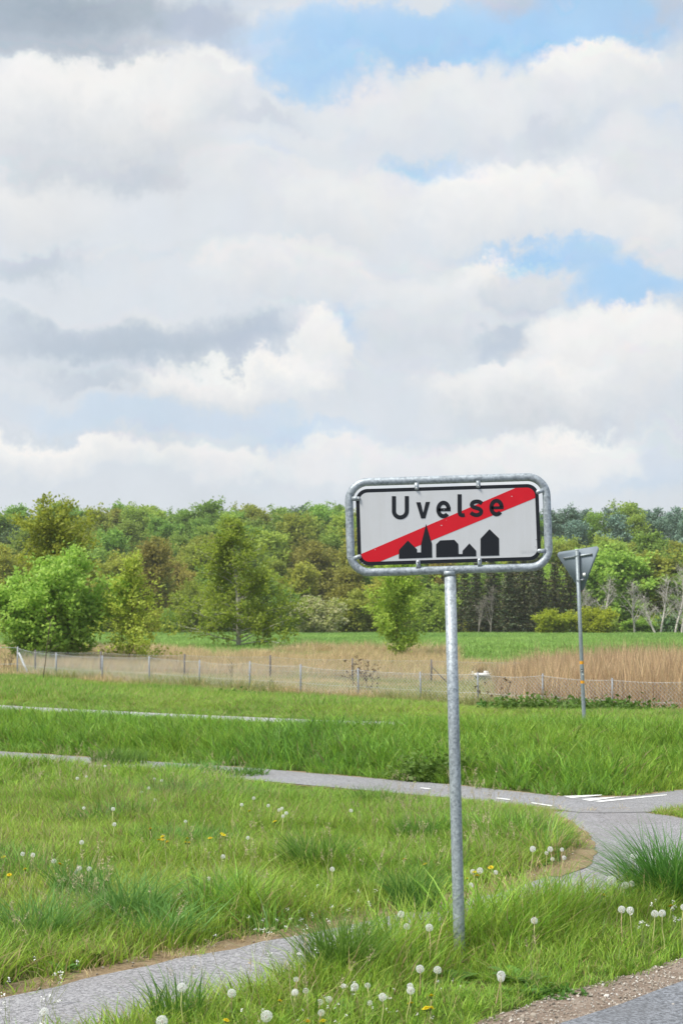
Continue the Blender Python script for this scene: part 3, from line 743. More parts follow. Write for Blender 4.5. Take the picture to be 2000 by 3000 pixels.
# ------------------------------------------------------------------ trees
def leaf_quads(C, size, rs, up=.35, asp=.55, out=None):
    """small pointed leaf faces around points C (n,3)"""
    n = len(C); d = rs.normal(size=(n, 3)); d[:, 2] *= .7
    if out is not None: d += out*.8
    d /= np.linalg.norm(d, axis=1, keepdims=True)
    nr = rs.normal(size=(n, 3)); nr[:, 2] += up*3
    if out is not None: nr += out*1.0
    w = np.cross(d, nr); w /= np.linalg.norm(w, axis=1, keepdims=True)+1e-9
    s = (size*rs.uniform(.6, 1.35, n))[:, None]
    a = C; b = C+d*s*.5+w*s*asp*.5; c = C+d*s; e = C+d*s*.5-w*s*asp*.5
    v = np.stack([a, b, c, e], 1).reshape(-1, 3); f = np.arange(4*n).reshape(n, 4); return v, f
def limb(p0, d, L, r0, r1, rs, bend=.18, n=6, lift=0.0):
    p = np.array(p0, float); d = np.array(d, float); d /= np.linalg.norm(d); pts = [p.copy()]
    for i in range(n):
        d = d+rs.normal(0, bend/ n**.5, 3)+[0, 0, lift/n]; d /= np.linalg.norm(d); p = p+d*L/n; pts.append(p.copy())
    return np.array(pts), np.linspace(r0, r1, n+1)
def tree_meshes(seed, kind, H, Wd, leaf, leaf_n, bark, crown_mat, stems=1, first=.2, dens=1.0, droop=0.0, up=.6, trunk_r=None, open_=.0, tip=.5):
    """returns wood mesh and crown mesh; leaves sit in clumps along branch ends so light and dark clumps and gaps appear"""
    rs = np.random.default_rng(seed); wood = MB(); C = []; O = []
    tr = trunk_r or H*.017
    for s in range(stems):
        a = rs.uniform(0, 2*math.pi); sp = 0 if stems == 1 else rs.uniform(.12, .75)
        d = [math.cos(a)*sp, math.sin(a)*sp, 1]; L = H*(.93 if stems == 1 else rs.uniform(.62, .95)/math.sqrt(1+sp*sp*.7))
        st, rad = limb([math.cos(a)*.04*Wd*(stems > 1), math.sin(a)*.04*Wd*(stems > 1), -.15], d, L+.15, tr*(1 if stems == 1 else .6), tr*.12, rs, .10 if stems == 1 else .22, 10, .12)
        wood.tube(st, rad, 7)
        nb = int((34 if stems == 1 else 11)*dens)
        for b in range(nb):
            t = first+(1-first)*((b+rs.random())/nb); k = t*10; i = min(int(k), 9); p = st[i]+(st[i+1]-st[i])*(k-i)
            az_ = rs.uniform(0, 2*math.pi)
            if kind == 'round': prof = math.sqrt(max(0.02, 1-((t-first-.42*(1-first))/(.62*(1-first)))**2))
            elif kind == 'cone': prof = (1-t)**.8*1.1+.06
            else: prof = math.sin(math.pi*min(1, (1-t)*.9+.12))**.7*.95+.08
            bl = Wd*.5*prof*rs.uniform(.7, 1.12)*(1 if stems == 1 else .6)
            el_ = up*(.5+.9*t)-droop
            bd = [math.cos(az_), math.sin(az_), el_]
            bp, br = limb(p, bd, bl*1.05, tr*.28*(1-t*.6), tr*.04, rs, .28, 6, -droop*.6)
            wood.tube(bp, br, 4, cap=False)
            # twigs with leaf clumps
            nt = max(3, int(7*dens*prof+2))
            for q in range(nt):
                u = rs.uniform(open_, 1); kk = u*6; ii = min(int(kk), 5); pp = bp[ii]+(bp[ii+1]-bp[ii])*(kk-ii)
                td = rs.normal(size=3); td[2] = td[2]*.6+.42-droop*1.3; td /= np.linalg.norm(td)
                tl = bl*rs.uniform(.18, .38)+.05*Wd
                tpts = np.array([pp+td*tl*x+[0, 0, -droop*tl*x*x*.8] for x in (0, .5, 1)])
                wood.tube(tpts, [tr*.05, tr*.035, tr*.02], 3, cap=False)
                m = rs.poisson(leaf_n)
                if m:
                    x = rs.random(m)**.7; cc_ = pp+td*(tl*x)[:, None]+rs.normal(0, leaf*.75, (m, 3)); cc_[:, 2] -= droop*tl*x*x*.8
                    C.append(cc_); ctr = st[min(i, 9)]; ov = cc_-ctr; ov /= np.linalg.norm(ov, axis=1, keepdims=True)+1e-6; O.append(ov)
    C = np.concatenate(C); O = np.concatenate(O)
    cr = MB(); v, f = leaf_quads(C, leaf, rs, .35, tip, O); cr.addq(v, f)
    return wood.mesh('trunk', bark), cr.mesh('crown', crown_mat)
def spruce_meshes(seed, H, Wd, bark, mat, layers=22, bare=.10):
    rs = np.random.default_rng(seed); wood = MB(); wood.tube([(0, 0, -.2), (0, 0, H*.5), (0, 0, H)], [H*.018, H*.011, H*.002], 7); cr = MB()
    for L in range(layers):
        t = bare+(1-bare)*(L+rs.uniform(-.3, .3))/layers; t = min(max(t, .02), .99); r = Wd*.5*(1-t)**.85*rs.uniform(.8, 1.15)+.06; nb = int(7+8*(1-t))
        a0 = rs.uniform(0, 6.28)
        for b in range(nb):
            a = a0+2*math.pi*b/nb+rs.normal(0, .15); rl = r*rs.uniform(.7, 1.15); d = np.array([math.cos(a), math.sin(a), -.10+.35*t]); side = np.array([-math.sin(a), math.cos(a), 0])
            p0 = np.array([0, 0, H*t]); wood.tube([p0, p0+d*rl*.9], [H*.003, H*.001], 3, cap=False)
            m = int(9+10*rl/ (Wd*.5))
            u = rs.uniform(.12, 1, m); c = p0+d*(rl*u)[:, None]+side*(rs.normal(0, .16, m)*rl*(1.1-u*.5))[:, None]; c[:, 2] -= .12*rl*u*u
            out = np.tile(d*.9+[0, 0, -.25], (m, 1))+side*rs.normal(0, .6, m)[:, None]
            v, f = leaf_quads(c, H*.032+.05, rs, .8, .42, out); cr.addq(v, f)
    return wood.mesh('trunk', bark), cr.mesh('crown', mat)
def plant_tree(name, meshes, loc, rotz=0, scl=(1, 1, 1), label=None, cat='tree', group=None, mats=None):
    o = empty(name, loc, (0, 0, rotz)); o.scale = scl
    tag(o, label, cat, group)
    for nm, me in zip(('trunk', 'crown'), meshes):
        c = link(nm, me, o)
        if mats and nm == 'crown': c.material_slots[0].link = 'OBJECT'; c.material_slots[0].material = mats
    return o
def G3(px, Y): p = at(px, 1850, Y); return Vector((p.x, Y, float(zt(p.x, Y))))
L_ = lambda n, *s, **k: leafy(n, s, **k)
M['willow'] = L_('fresh_willow_leaves', (0.368, 0.595, 0.085), (0.454, 0.680, 0.127), (0.255, 0.439, 0.057), (0.539, 0.737, 0.184), trans=.48, obj_var=.05)
M['birchleaf'] = L_('young_birch_leaves', (0.489, 0.629, 0.087), (0.384, 0.523, 0.070), (0.629, 0.734, 0.139), (0.298, 0.384, 0.052), trans=.48, obj_var=.05)
M['goldleaf'] = L_('golden_green_leaves', (0.363, 0.465, 0.051), (0.276, 0.378, 0.043), (0.437, 0.524, 0.073), (0.204, 0.276, 0.036), trans=.48, obj_var=.06)
M['beech'] = L_('beech_green', (0.311, 0.481, 0.086), (0.217, 0.357, 0.065), (0.419, 0.589, 0.108), trans=.45, obj_var=.14)
M['beech_pale'] = L_('pale_fresh_green', (0.416, 0.574, 0.091), (0.287, 0.431, 0.073), (0.522, 0.678, 0.131), trans=.45, obj_var=.14)
M['olive'] = L_('olive_gold_leaves', (0.403, 0.445, 0.065), (0.288, 0.345, 0.057), (0.489, 0.517, 0.079), trans=.45, obj_var=.14)
M['bronze'] = L_('bronze_young_oak', (0.380, 0.360, 0.070), (0.310, 0.300, 0.060), (0.450, 0.410, 0.085), trans=.45, obj_var=.14)
M['dark'] = L_('dark_evergreen', (0.150, 0.256, 0.094), (0.108, 0.191, 0.085), (0.234, 0.341, 0.118), trans=.1, obj_var=.14)
M['spruce'] = L_('brownish_spruce', (0.070, 0.115, 0.050), (0.100, 0.130, 0.055), (0.140, 0.120, 0.060), (0.060, 0.100, 0.050), trans=.08, obj_var=.14)
M['pine'] = L_('blue_green_pine', (0.166, 0.274, 0.203), (0.221, 0.348, 0.240), (0.128, 0.221, 0.166), trans=.1, obj_var=.14)
M['blossom'] = L_('pale_blossom_and_leaf', (0.400, 0.500, 0.100), (0.750, 0.720, 0.420), (0.320, 0.440, 0.070), (0.850, 0.820, 0.580), trans=.48, obj_var=.05)
M['haw'] = L_('bright_shrub_green', (0.349, 0.463, 0.034), (0.441, 0.556, 0.046), (0.232, 0.325, 0.028), trans=.45, obj_var=.08)
# --- the nearer trees, one by one
plant_tree('willow_tree', tree_meshes(21, 'round', 5.3, 5.0, .165, 30, M['bark'], M['willow'], stems=9, first=.06, dens=1.2, up=.7, tip=.7), G3(150, 70), label='broad bright green willow with many stems behind the fence at the left edge')
plant_tree('tall_tree', tree_meshes(22, 'oval', 6.9, 4.9, .17, 36, M['bark'], M['goldleaf'], first=.15, dens=1.2, up=.8, tip=.7), G3(150, 84), label='tall yellow-green tree rising behind the willow at the left')
plant_tree('birch_tree', tree_meshes(23, 'cone', 4.9, 3.6, .12, 17, M['bark'], M['birchleaf'], first=.06, dens=1.5, up=.75, tip=.7, trunk_r=.045), G3(379, 70), label='slim young birch with sparse pale leaves right of the willow')
plant_tree('birch_tree', tree_meshes(24, 'cone', 7.3, 6.6, .155, 40, M['birch'], M['goldleaf'], first=.05, dens=1.7, up=.7, droop=.06, tip=.7, trunk_r=.15, open_=.26), G3(699, 93), label='large full birch with a white trunk behind the tan grass')
plant_tree('birch_tree', tree_meshes(25, 'oval', 4.5, 3.4, .125, 26, M['bark'], M['birchleaf'], first=.06, dens=1.4, up=.8, tip=.7, trunk_r=.045), G3(1162, 80), label='small loose birch left of the sign post in front of the green field')
# --- the wood on the hillside
OAKS = [tree_meshes(40+i, k, 10, w, .40, 30, M['bark'], M['beech'], first=.07, dens=1.15, up=.7, tip=.75) for i, (k, w) in enumerate((('round', 8.0), ('round', 7.0), ('oval', 7.8), ('oval', 6.4)))]
SHRUB = [tree_meshes(50+i, 'round', 5, 5.6, .28, 24, M['bark_grey'], M['beech'], stems=8, first=.04, dens=1.1, up=.6, tip=.75) for i in range(2)]
SPR = [spruce_meshes(60+i, 10, w, M['bark'], M['spruce'], layers=26) for i, w in enumerate((4.6, 5.4))]
PIN = [tree_meshes(64+i, 'oval', 10, 6.4, .38, 24, M['bark'], M['pine'], first=.15, dens=1.0, up=.5, tip=.6) for i in range(2)]
KIND = {
 'beech': ('beech_tree', 'green broadleaf tree in the wood on the hillside'), 'beech_pale': ('beech_tree', 'pale fresh green tree in the wood on the hillside'),
 'olive': ('oak_tree', 'olive gold tree in the wood on the hillside'), 'bronze': ('oak_tree', 'bronze brown tree coming into leaf in the wood on the hillside'),
 'pine': ('pine_tree', 'blue-green pine in the dark band near the top of the wood'), 'dark': ('pine_tree', 'dark pine standing in the wood on the hillside'), 'spruce': ('spruce_tree', 'dark brownish spruce at the edge of the wood right of the sign post')}
WOOD = []
def forest(px, Y, kind, H, w=1.0, meshes=None):
    rs = RNG; loc = G3(px, Y)
    if kind in ('pine', 'dark'): ms = PIN[rs.integers(2)]
    else: ms = OAKS[rs.integers(4)]
    o = plant_tree(KIND[kind][0], ms, loc, rs.uniform(0, 6.28), (H/10*w*rs.uniform(.92, 1.1), H/10*w*rs.uniform(.92, 1.1), H/10), None, 'tree', 'trees of the wood on the hillside', M[kind])
    WOOD.append((px, Y, kind, o)); return o
def pick(px, py):
    r = RNG.random()
    if py < 1530:
        if px < 170: return 'dark' if r < .55 else 'beech'
        if px > 1560: return 'pine' if r < .35 else ('beech_pale' if r < .55 else 'beech')
        return 'beech' if r < .72 else ('beech_pale' if r < .82 else ('dark' if r < .92 else 'olive'))
    if py < 1620:
        if px > 1560: return 'pine' if r < .8 else 'beech'
        if px < 120: return 'dark' if r < .6 else 'beech'
        if 520 < px < 1000: return 'beech' if r < .6 else ('beech_pale' if r < .75 else 'olive')
        return 'beech' if r < .7 else ('beech_pale' if r < .85 else 'olive')
    if px > 1600: return 'beech_pale' if r < .55 else ('olive' if r < .85 else 'beech')
    if 330 < px < 560: return 'bronze' if r < .55 else 'olive'
    if 640 < px < 1150: return 'olive' if r < .55 else ('bronze' if r < .68 else 'beech')
    return 'olive' if r < .35 else ('bronze' if r < .5 else ('beech' if r < .8 else 'beech_pale'))
for Y, sp, h in ((206, 4.3, 6.6), (217, 4.3, 7.3), (230, 4.4, 7.8), (245, 4.5, 8.2), (262, 4.6, 8.5), (282, 4.8, 8.8), (304, 4.6, 9.0), (327, 3.9, 9.0)):
    half = .2*Y+7; x = -half+RNG.uniform(0, sp)
    while x < half:
        yy = Y+RNG.uniform(-4, 4); px = 1000+x/yy*F; H = h*(RNG.uniform(.74, 1.2) if Y < 275 else RNG.uniform(.88, 1.1))
        top_py = 1850-(float(zt(x, yy))+H*.75-CAMH)/yy*F
        forest(px, yy, pick(px, top_py), H, RNG.uniform(.9, 1.15)); x += sp*RNG.uniform(.75, 1.25)
ZX = ((-900, 'beyond the left edge'), (0, 'above the willow'), (310, 'above the slim young birch'), (450, 'between the two left birches'), (560, 'above the large birch'), (820, 'left of the town sign'), (1010, "behind the sign's left half"), (1315, "behind the sign's right half"), (1620, 'above the give-way sign'), (1770, 'at the far right'), (2000, 'beyond the right edge'))
LOOK = {'beech': 'green broadleaf tree', 'beech_pale': 'pale green tree', 'olive': 'olive gold tree', 'bronze': 'bronze brown tree', 'pine': 'blue-green pine', 'dark': 'dark pine'}
zones = {}
for px, Y, kind, o in WOOD:
    zx = [z for q, z in ZX if px >= q][-1]; zy = 'on the wood skyline' if Y > 312 else ('high in the wood' if Y > 265 else ('halfway up the wood' if Y > 224 else 'low in the wood'))
    zones.setdefault((kind, zy, zx), []).append((px, o))
ORD = ('leftmost', 'second', 'third', 'fourth', 'fifth', 'sixth', 'seventh', 'eighth', 'ninth', 'tenth', 'eleventh', 'twelfth', 'thirteenth', 'fourteenth', 'fifteenth', 'sixteenth')
for (kind, zy, zx), lst in zones.items():
    lst.sort(key=lambda q: q[0])
    for i, (px, o) in enumerate(lst):
        o['label'] = f'{LOOK[kind]} {zy}, {zx}' if len(lst) == 1 else f'{LOOK[kind]} {zy}, {zx}, {ORD[i]}'+('' if i == 0 else ' from left')
# --- edge of the wood, left to right
def edge(px, Y, top_py, kind, w, name, label, ms, cat='tree'):
    loc = G3(px, Y); H = (1850-top_py)/F*Y+CAMH-loc.z
    h0 = 10.0 if not any(ms is s_ for s_ in SHRUB) else 5.0
    Wm = w/F*Y                                            # wanted width in metres
    co = np.empty(len(ms[1].vertices)*3); ms[1].vertices.foreach_get('co', co); w0 = 4.9*co[0::3].std()
    return plant_tree(name, ms, loc, RNG.uniform(0, 6.28), (Wm/w0, Wm/w0, H/h0), label, cat, None, M[kind])
edge(20, 190, 1610, 'olive', 120, 'oak_tree', 'olive gold tree behind the willow at the far left edge', OAKS[0])
edge(430, 192, 1600, 'bronze', 130, 'oak_tree', 'big bronze oak between the young birch and the large birch', OAKS[1])
edge(560, 186, 1700, 'olive', 120, 'oak_tree', 'low olive tree just left of the large birch', SHRUB[0])
edge(330, 188, 1660, 'olive', 110, 'oak_tree', 'olive tree behind the young birch', OAKS[2])
edge(495, 178, 1783, 'beech', 62, 'round_shrub', 'small dark green bush alone in front of the wood left of the large birch', SHRUB[1], 'bush')
edge(840, 186, 1725, 'beech', 100, 'leafy_shrub', 'grey-green bush right of the large birch', SHRUB[0], 'bush')
edge(935, 180, 1745, 'blossom', 150, 'blossom_shrub', 'pale bush with creamy blossom at the edge of the field', SHRUB[1], 'bush')
edge(1040, 187, 1730, 'olive', 140, 'oak_tree', 'olive bush right of the blossom bush', SHRUB[0], 'bush')
edge(1265, 184, 1722, 'beech_pale', 150, 'leafy_shrub', 'round green tree just left of the sign post at the field edge', SHRUB[1], 'bush')
edge(770, 188, 1690, 'beech_pale', 120, 'leafy_shrub', 'pale green tree close behind the large birch', OAKS[3])
edge(640, 190, 1680, 'beech', 130, 'beech_tree', 'green tree behind the large birch on its left', OAKS[0])
edge(1140, 192, 1690, 'olive', 150, 'oak_tree', 'olive tree behind the small loose birch', OAKS[1])
edge(240, 192, 1690, 'bronze', 120, 'oak_tree', 'bronze tree right behind the willow', OAKS[2])
for si, (px, Y, tp, w) in enumerate(sorted(((1360, 190, 1680, 90), (1395, 186, 1668, 100), (1440, 188, 1655, 110), (1490, 186, 1690, 105), (1535, 187, 1660, 115), (1580, 190, 1650, 110), (1625, 193, 1670, 110), (1330, 193, 1690, 90), (1670, 195, 1660, 110), (1560, 197, 1625, 120), (1500, 198, 1630, 120)))):
    loc = G3(px, Y); H = (1850-tp+22)/F*Y+CAMH-loc.z; ms = SPR[RNG.integers(2)]; k = w*1.12/F*Y/5.0
    plant_tree('spruce_tree', ms, loc, RNG.uniform(0, 6.28), (k, k, H/10), 'dark spruce at the wood edge between the two signs, '+ORD[si]+('' if si == 0 else ' from left'), 'tree', 'spruces at the edge of the wood', M['spruce'])
edge(1612, 178, 1785, 'haw', 108, 'round_shrub', 'left of the two bright yellow-green bushes behind the give-way sign post', SHRUB[0], 'bush')
edge(1738, 178, 1776, 'haw', 130, 'round_shrub', 'right of the two bright yellow-green bushes, behind the give-way sign post', SHRUB[1], 'bush')
edge(1870, 186, 1810, 'beech_pale', 120, 'leafy_shrub', 'low light bush at the foot of the white trunks', SHRUB[1], 'bush')
edge(1830, 196, 1640, 'beech_pale', 190, 'beech_tree', 'pale green tree right of the give-way sign top', OAKS[2])
edge(1930, 198, 1640, 'olive', 180, 'birch_tree', 'feathery olive birch at the right edge of the wood', OAKS[3])
edge(1990, 196, 1680, 'beech_pale', 130, 'birch_tree', 'pale green birch crown cut by the right edge of the picture', OAKS[0])
edge(1740, 198, 1620, 'beech_pale', 150, 'beech_tree', 'pale green tree just right of the give-way triangle', OAKS[1])
# bare white-stemmed birches
def bare(px, Y, top_py, seed, lean, label, spread=1.0, bark='birch', r0=.13):
    rs = np.random.default_rng(seed); loc = G3(px, Y); H = (1850-top_py)/F*Y+CAMH-loc.z
    o = empty('bare_birch', loc); tag(o, label, 'tree')
    wd = MB(); st, rad = limb([0, 0, -.2], [lean, rs.normal(0, .1), 1], H, r0, .025, rs, .22, 10, .1); wd.tube(st, rad, 7); wd.build('trunk', M[bark], o)
    br = MB()
    for b in range(18):
        t = rs.uniform(.22, .95); k = t*10; i = min(int(k), 9); p = st[i]+(st[i+1]-st[i])*(k-i); a = rs.uniform(0, 6.28)
        bp, r_ = limb(p, [math.cos(a)*.8*spread, math.sin(a)*.4, 1.1], H*(1.05-t)*.55, .055*(1.1-t), .008, rs, .35, 6, .1); br.tube(bp, r_, 5, cap=False)
        for q in range(7):
            kk = rs.integers(2, 6); q2, r2 = limb(bp[kk], rs.normal(0, 1, 3)+[0, 0, .8], H*.16, .016, .004, rs, .4, 4); br.tube(q2, r2, 3, cap=False)
    br.build('branches', M[bark], o)
    return o
bare(1762, 182, 1690, 71, .12, 'bare white-stemmed tree forking right of the give-way sign post', 1.2)
bare(1742, 183, 1715, 72, -.25, 'leaning pale bare tree close to the give-way sign post')
bare(1858, 184, 1695, 73, -.15, 'thin bare birch between the bright bushes and the white trunks')
bare(1922, 180, 1735, 74, -.42, 'broken white birch trunk leaning left at the right of the wood')
bare(1932, 181, 1690, 75, .10, 'tall white birch trunk next to the leaning broken one')
bare(1975, 180, 1640, 76, .02, 'tallest white birch trunk near the right edge of the picture')
bare(1995, 181, 1720, 77, .10, 'white birch trunk cut by the right edge of the picture')
bare(1400, 181, 1740, 78, .02, 'thin pale dead trunk in front of the spruces next to the sign post', .5, 'bark_grey', .07)
bare(1437, 181, 1720, 79, .01, 'second thin pale dead trunk in front of the spruces', .5, 'bark_grey', .07)
# --- bare stalks by the fences
def stalk(px, Y, top_py, label, n=1, seed=1, heads=True, spread=.25, thick=.006):
    rs = np.random.default_rng(seed); loc = G3(px, Y); H = (1850-top_py)/F*Y+CAMH-loc.z
    o = empty('dead_weed', loc); tag(o, label, 'weed'); st = MB(); hd = MB()
    for i in range(n):
        p, r_ = limb([rs.normal(0, .08)*(n > 1), rs.normal(0, .05), -.05], [rs.normal(0, spread)*(n > 1), 0, 1], H*rs.uniform(.7, 1.0), thick, thick*.5, rs, .15, 8); st.tube(p, r_, 5)
        for q in range(5):
            k = rs.integers(3, 9); q2, r2 = limb(p[k], [rs.normal(0, .7), rs.normal(0, .5), .8], H*.22, thick*.6, thick*.3, rs, .3, 4); st.tube(q2, r2, 4)
            if heads: v, f = leaf_quads(q2[-1]+rs.normal(0, .018, (10, 3)), .045, rs, .2, .6); hd.addq(v, f)
    st.build('stem', M['bark'], o)
    if heads: tag(hd.build('seed_cluster', plain('brown_seed_heads', (.09, .055, .035), .9), o), kind='stuff')
    return o
stalk(127, 53.5, 1790, 'thin brown sapling stem standing at the near fence on the left', 1, 81, False, thick=.017)
stalk(1045, 48.5, 1925, 'tangle of dead brown dock stalks against the near fence left of the sign post', 7, 82)
stalk(1090, 48.0, 1945, 'dead brown stalks between the dock tangle and the sign post', 4, 83)
stalk(1465, 43.0, 1960, 'thin dead stalk with brown heads right of the sign post', 2, 84)
stalk(790, 50.5, 1985, 'low dead stalks at the middle of the near fence', 4, 85)
stalk(680, 51.5, 1905, 'single thin stem by the near fence under the large birch', 1, 86, False, thick=.010)
stalk(18, 60.0, 1900, 'dark bare shrub stems at the far left fence corner', 6, 87, False, .35, .012)

# ------------------------------------------------------------------ grass and other ground cover
def blade_mesh(name, mat, rs, n, rad, h, w, lean=.35, curl=.6, segs=3, hj=.35):
    """one tuft: n curved tapering blades rooted within rad"""
    mb = MB()
    a = rs.uniform(0, 2*math.pi, n); r = rad*np.sqrt(rs.random(n)); base = np.stack([r*np.cos(a), r*np.sin(a), np.zeros(n)], -1)
    la = a+rs.normal(0, 1.1, n); H = h*rs.uniform(1-hj, 1+hj*.6, n); ln = np.abs(rs.normal(0, lean, n))+.05; cu = rs.uniform(.1, 1, n)*curl
    d = np.stack([np.cos(la), np.sin(la), np.zeros(n)], -1)
    tw = la+math.pi/2+rs.normal(0, .8, n); side = np.stack([np.cos(tw), np.sin(tw), np.zeros(n)], -1)
    W_ = w*np.clip(rs.lognormal(-.05, .38, n), .4, 2.2)
    rows = []
    for i in range(segs+1):
        t = i/segs
        p = base+d*((ln*t+cu*t**2.4*.9)*H)[:, None]; p[:, 2] = H*(t-.35*cu*t**3)*np.sqrt(np.maximum(.2, 1-(ln*.6)**2))-.02*(i == 0)
        ww = W_*(1-t**1.6)*.5
        if i < segs: rows += [p-side*ww[:, None], p+side*ww[:, None]]
        else: rows += [p]
    k = 2*segs+1; v = np.stack(rows, 1).reshape(-1, 3); b0 = (np.arange(n)*k)[:, None]
    for i in range(segs-1): mb.f.extend(map(tuple, (b0+[2*i, 2*i+1, 2*i+3, 2*i+2]).tolist()))
    mb.f.extend(map(tuple, (b0+[2*segs-2, 2*segs-1, 2*segs]).tolist())); mb.v.append(v); mb.n = len(v)
    return mb.mesh(name, mat)
def proto_set(cname, meshes):
    c = bpy.data.collections.new(cname)
    for i, me in enumerate(meshes): c.objects.link(bpy.data.objects.new(f'{cname}_{i:02d}', me))
    return c
def scatter_tree(coll):
    ng = bpy.data.node_groups.new('scatter', 'GeometryNodeTree')
    ng.interface.new_socket('Geometry', in_out='INPUT', socket_type='NodeSocketGeometry'); ng.interface.new_socket('Geometry', in_out='OUTPUT', socket_type='NodeSocketGeometry')
    n = ng.nodes; l = ng.links
    gi = n.new('NodeGroupInput'); go = n.new('NodeGroupOutput'); ip = n.new('GeometryNodeInstanceOnPoints')
    ci = n.new('GeometryNodeCollectionInfo'); ci.inputs['Collection'].default_value = coll; ci.inputs['Separate Children'].default_value = True; ci.inputs['Reset Children'].default_value = True
    def attr(nm, ty):
        a = n.new('GeometryNodeInputNamedAttribute'); a.data_type = ty; a.inputs['Name'].default_value = nm; return a.outputs['Attribute']
    l.new(gi.outputs[0], ip.inputs['Points']); l.new(ci.outputs[0], ip.inputs['Instance']); ip.inputs['Pick Instance'].default_value = True
    l.new(attr('pick', 'INT'), ip.inputs['Instance Index'])
    er = n.new('FunctionNodeEulerToRotation'); l.new(attr('rot', 'FLOAT_VECTOR'), er.inputs[0]); l.new(er.outputs[0], ip.inputs['Rotation'])
    l.new(attr('scl', 'FLOAT_VECTOR'), ip.inputs['Scale']); l.new(ip.outputs[0], go.inputs[0])
    return ng
def scatter(name, coll, X, Y, scl, tint, dry, tilt=.06, zoff=0.0, label=None, cat=None):
    n = len(X); k = len(coll.objects)
    me = bpy.data.meshes.new(name); me.vertices.add(n)
    me.vertices.foreach_set('co', np.stack([X, Y, zt(X, Y)+zoff], -1).astype(np.float32).ravel())
    def at_(nm, ty, arr, key='value'):
        a = me.attributes.new(nm, ty, 'POINT'); a.data.foreach_set(key, np.asarray(arr).ravel())
    at_('pick', 'INT', RNG.integers(0, k, n).astype(np.int32))
    at_('rot', 'FLOAT_VECTOR', np.stack([RNG.normal(0, tilt, n), RNG.normal(0, tilt, n), RNG.uniform(0, 6.28, n)], -1).astype(np.float32), 'vector')
    s = np.asarray(scl, float)
    if s.ndim == 1: s = np.stack([s**.5*RNG.uniform(.85, 1.2, n), s**.5*RNG.uniform(.85, 1.2, n), s], -1)
    at_('scl', 'FLOAT_VECTOR', s.astype(np.float32), 'vector')
    at_('tint', 'FLOAT', np.asarray(tint, np.float32)); at_('dry', 'FLOAT', np.asarray(dry, np.float32))
    o = link(name, me); md = o.modifiers.new('scatter', 'NODES'); md.node_group = scatter_tree(coll)
    tag(o, label, cat, kind='stuff'); return o
def spread(y0, y1, dens, marg=1.6):
    """random ground points over the strip the camera can see, with a margin"""
    out = []
    for a in np.arange(y0, y1, 2.0 if y1 < 70 else 5.0):
        b = min(a+(2.0 if y1 < 70 else 5.0), y1); hw = .205*b+marg; n = RNG.poisson(dens*(b-a)*2*hw)
        out.append(np.stack([RNG.uniform(-hw, hw, n), RNG.uniform(a, b, n)], -1))
    q = np.concatenate(out); return q[:, 0], q[:, 1]
GC = ((.40, .49, .075), (.22, .42, .045), (.12, .28, .07))
M['grass'] = grass_material('meadow_grass', *GC, (.52, .43, .22))
M['straw'] = grass_material('dry_grass', (.60, .55, .24), (.46, .47, .18), (.32, .38, .12), (.76, .61, .38))
M['reed'] = grass_material('russet_stalks', (.64, .48, .28), (.50, .35, .21), (.36, .23, .15), (.80, .63, .38), .3, 1.1)
M['field'] = grass_material('young_crop', (.33, .52, .12), (.27, .46, .10), (.21, .38, .085), (.36, .45, .14))
rs = np.random.default_rng(77)
T_short = proto_set('short_grass', [blade_mesh('s', M['grass'], rs, 36, .11, .115, .0058, .5, .7) for _ in range(6)])
T_mid = proto_set('mid_grass', [blade_mesh('m', M['grass'], rs, 34, .11, .25, .0072, .34, .8) for _ in range(6)])
T_tall = proto_set('tall_grass', [blade_mesh('t', M['grass'], rs, 34, .12, .40, .0085, .27, .85, 4) for _ in range(6)])
T_bank = proto_set('bank_grass', [blade_mesh('b', M['grass'], rs, 46, .20, .36, .0135, .30, .8) for _ in range(6)])
T_far = proto_set('far_grass', [blade_mesh('f', M['grass'], rs, 70, .32, .22, .016, .3, .6, 2) for _ in range(5)])
T_straw = proto_set('straw_grass', [blade_mesh('w', M['straw'], rs, 70, .32, .42, .014, .28, .5, 2) for _ in range(5)])
T_reed = proto_set('reed_stalks', [blade_mesh('r', M['reed'], rs, 40, .30, 1.28, .020, .08, .22, 3, .3) for _ in range(5)])
T_tan = proto_set('tan_grass', [blade_mesh('n', M['straw'], rs, 60, .45, .85, .022, .14, .35, 3) for _ in range(5)])
T_field = proto_set('crop', [blade_mesh('c', M['field'], rs, 90, .9, .30, .05, .3, .5, 2) for _ in range(4)])
walk_in = offset_poly(densify(FAR1+ISL+NEAR1, .2, .05, 2), np.full(len(walk_poly), .03))
def zones_of(X, Y):
    """masks of the ground"""
    l2f = np.interp(X, X2F, Y2F); l2n = near2(X); l3 = np.interp(X, X3N, Y3N)
    wk = inside(walk_in, X, Y); wke = inside(edge1, X, Y); cn = inside(corner, X, Y)
    sh_ = inside(shoulder_poly, X, Y)
    p2 = (Y > l2n+.02) & (Y < l2f+.05); p3 = (Y > l3-.05) & (Y < l3+1.55)
    clear = wk | cn | sh_ | p2 | p3
    return dict(l2f=l2f, l2n=l2n, l3=l3, wke=wke & ~wk, clear=clear, sh=sh_)
far_line = np.array([p for p in FAR1]); near_line = np.array(NEAR1)
def dist_poly(P, X, Y):
    d = np.full(X.shape, 1e9)
    for a, b in zip(P[:-1], P[1:]):
        ab = b-a; t = np.clip(((X-a[0])*ab[0]+(Y-a[1])*ab[1])/(ab@ab), 0, 1); d = np.minimum(d, np.hypot(X-a[0]-t*ab[0], Y-a[1]-t*ab[1]))
    return d
shl = np.array(SHOUL)
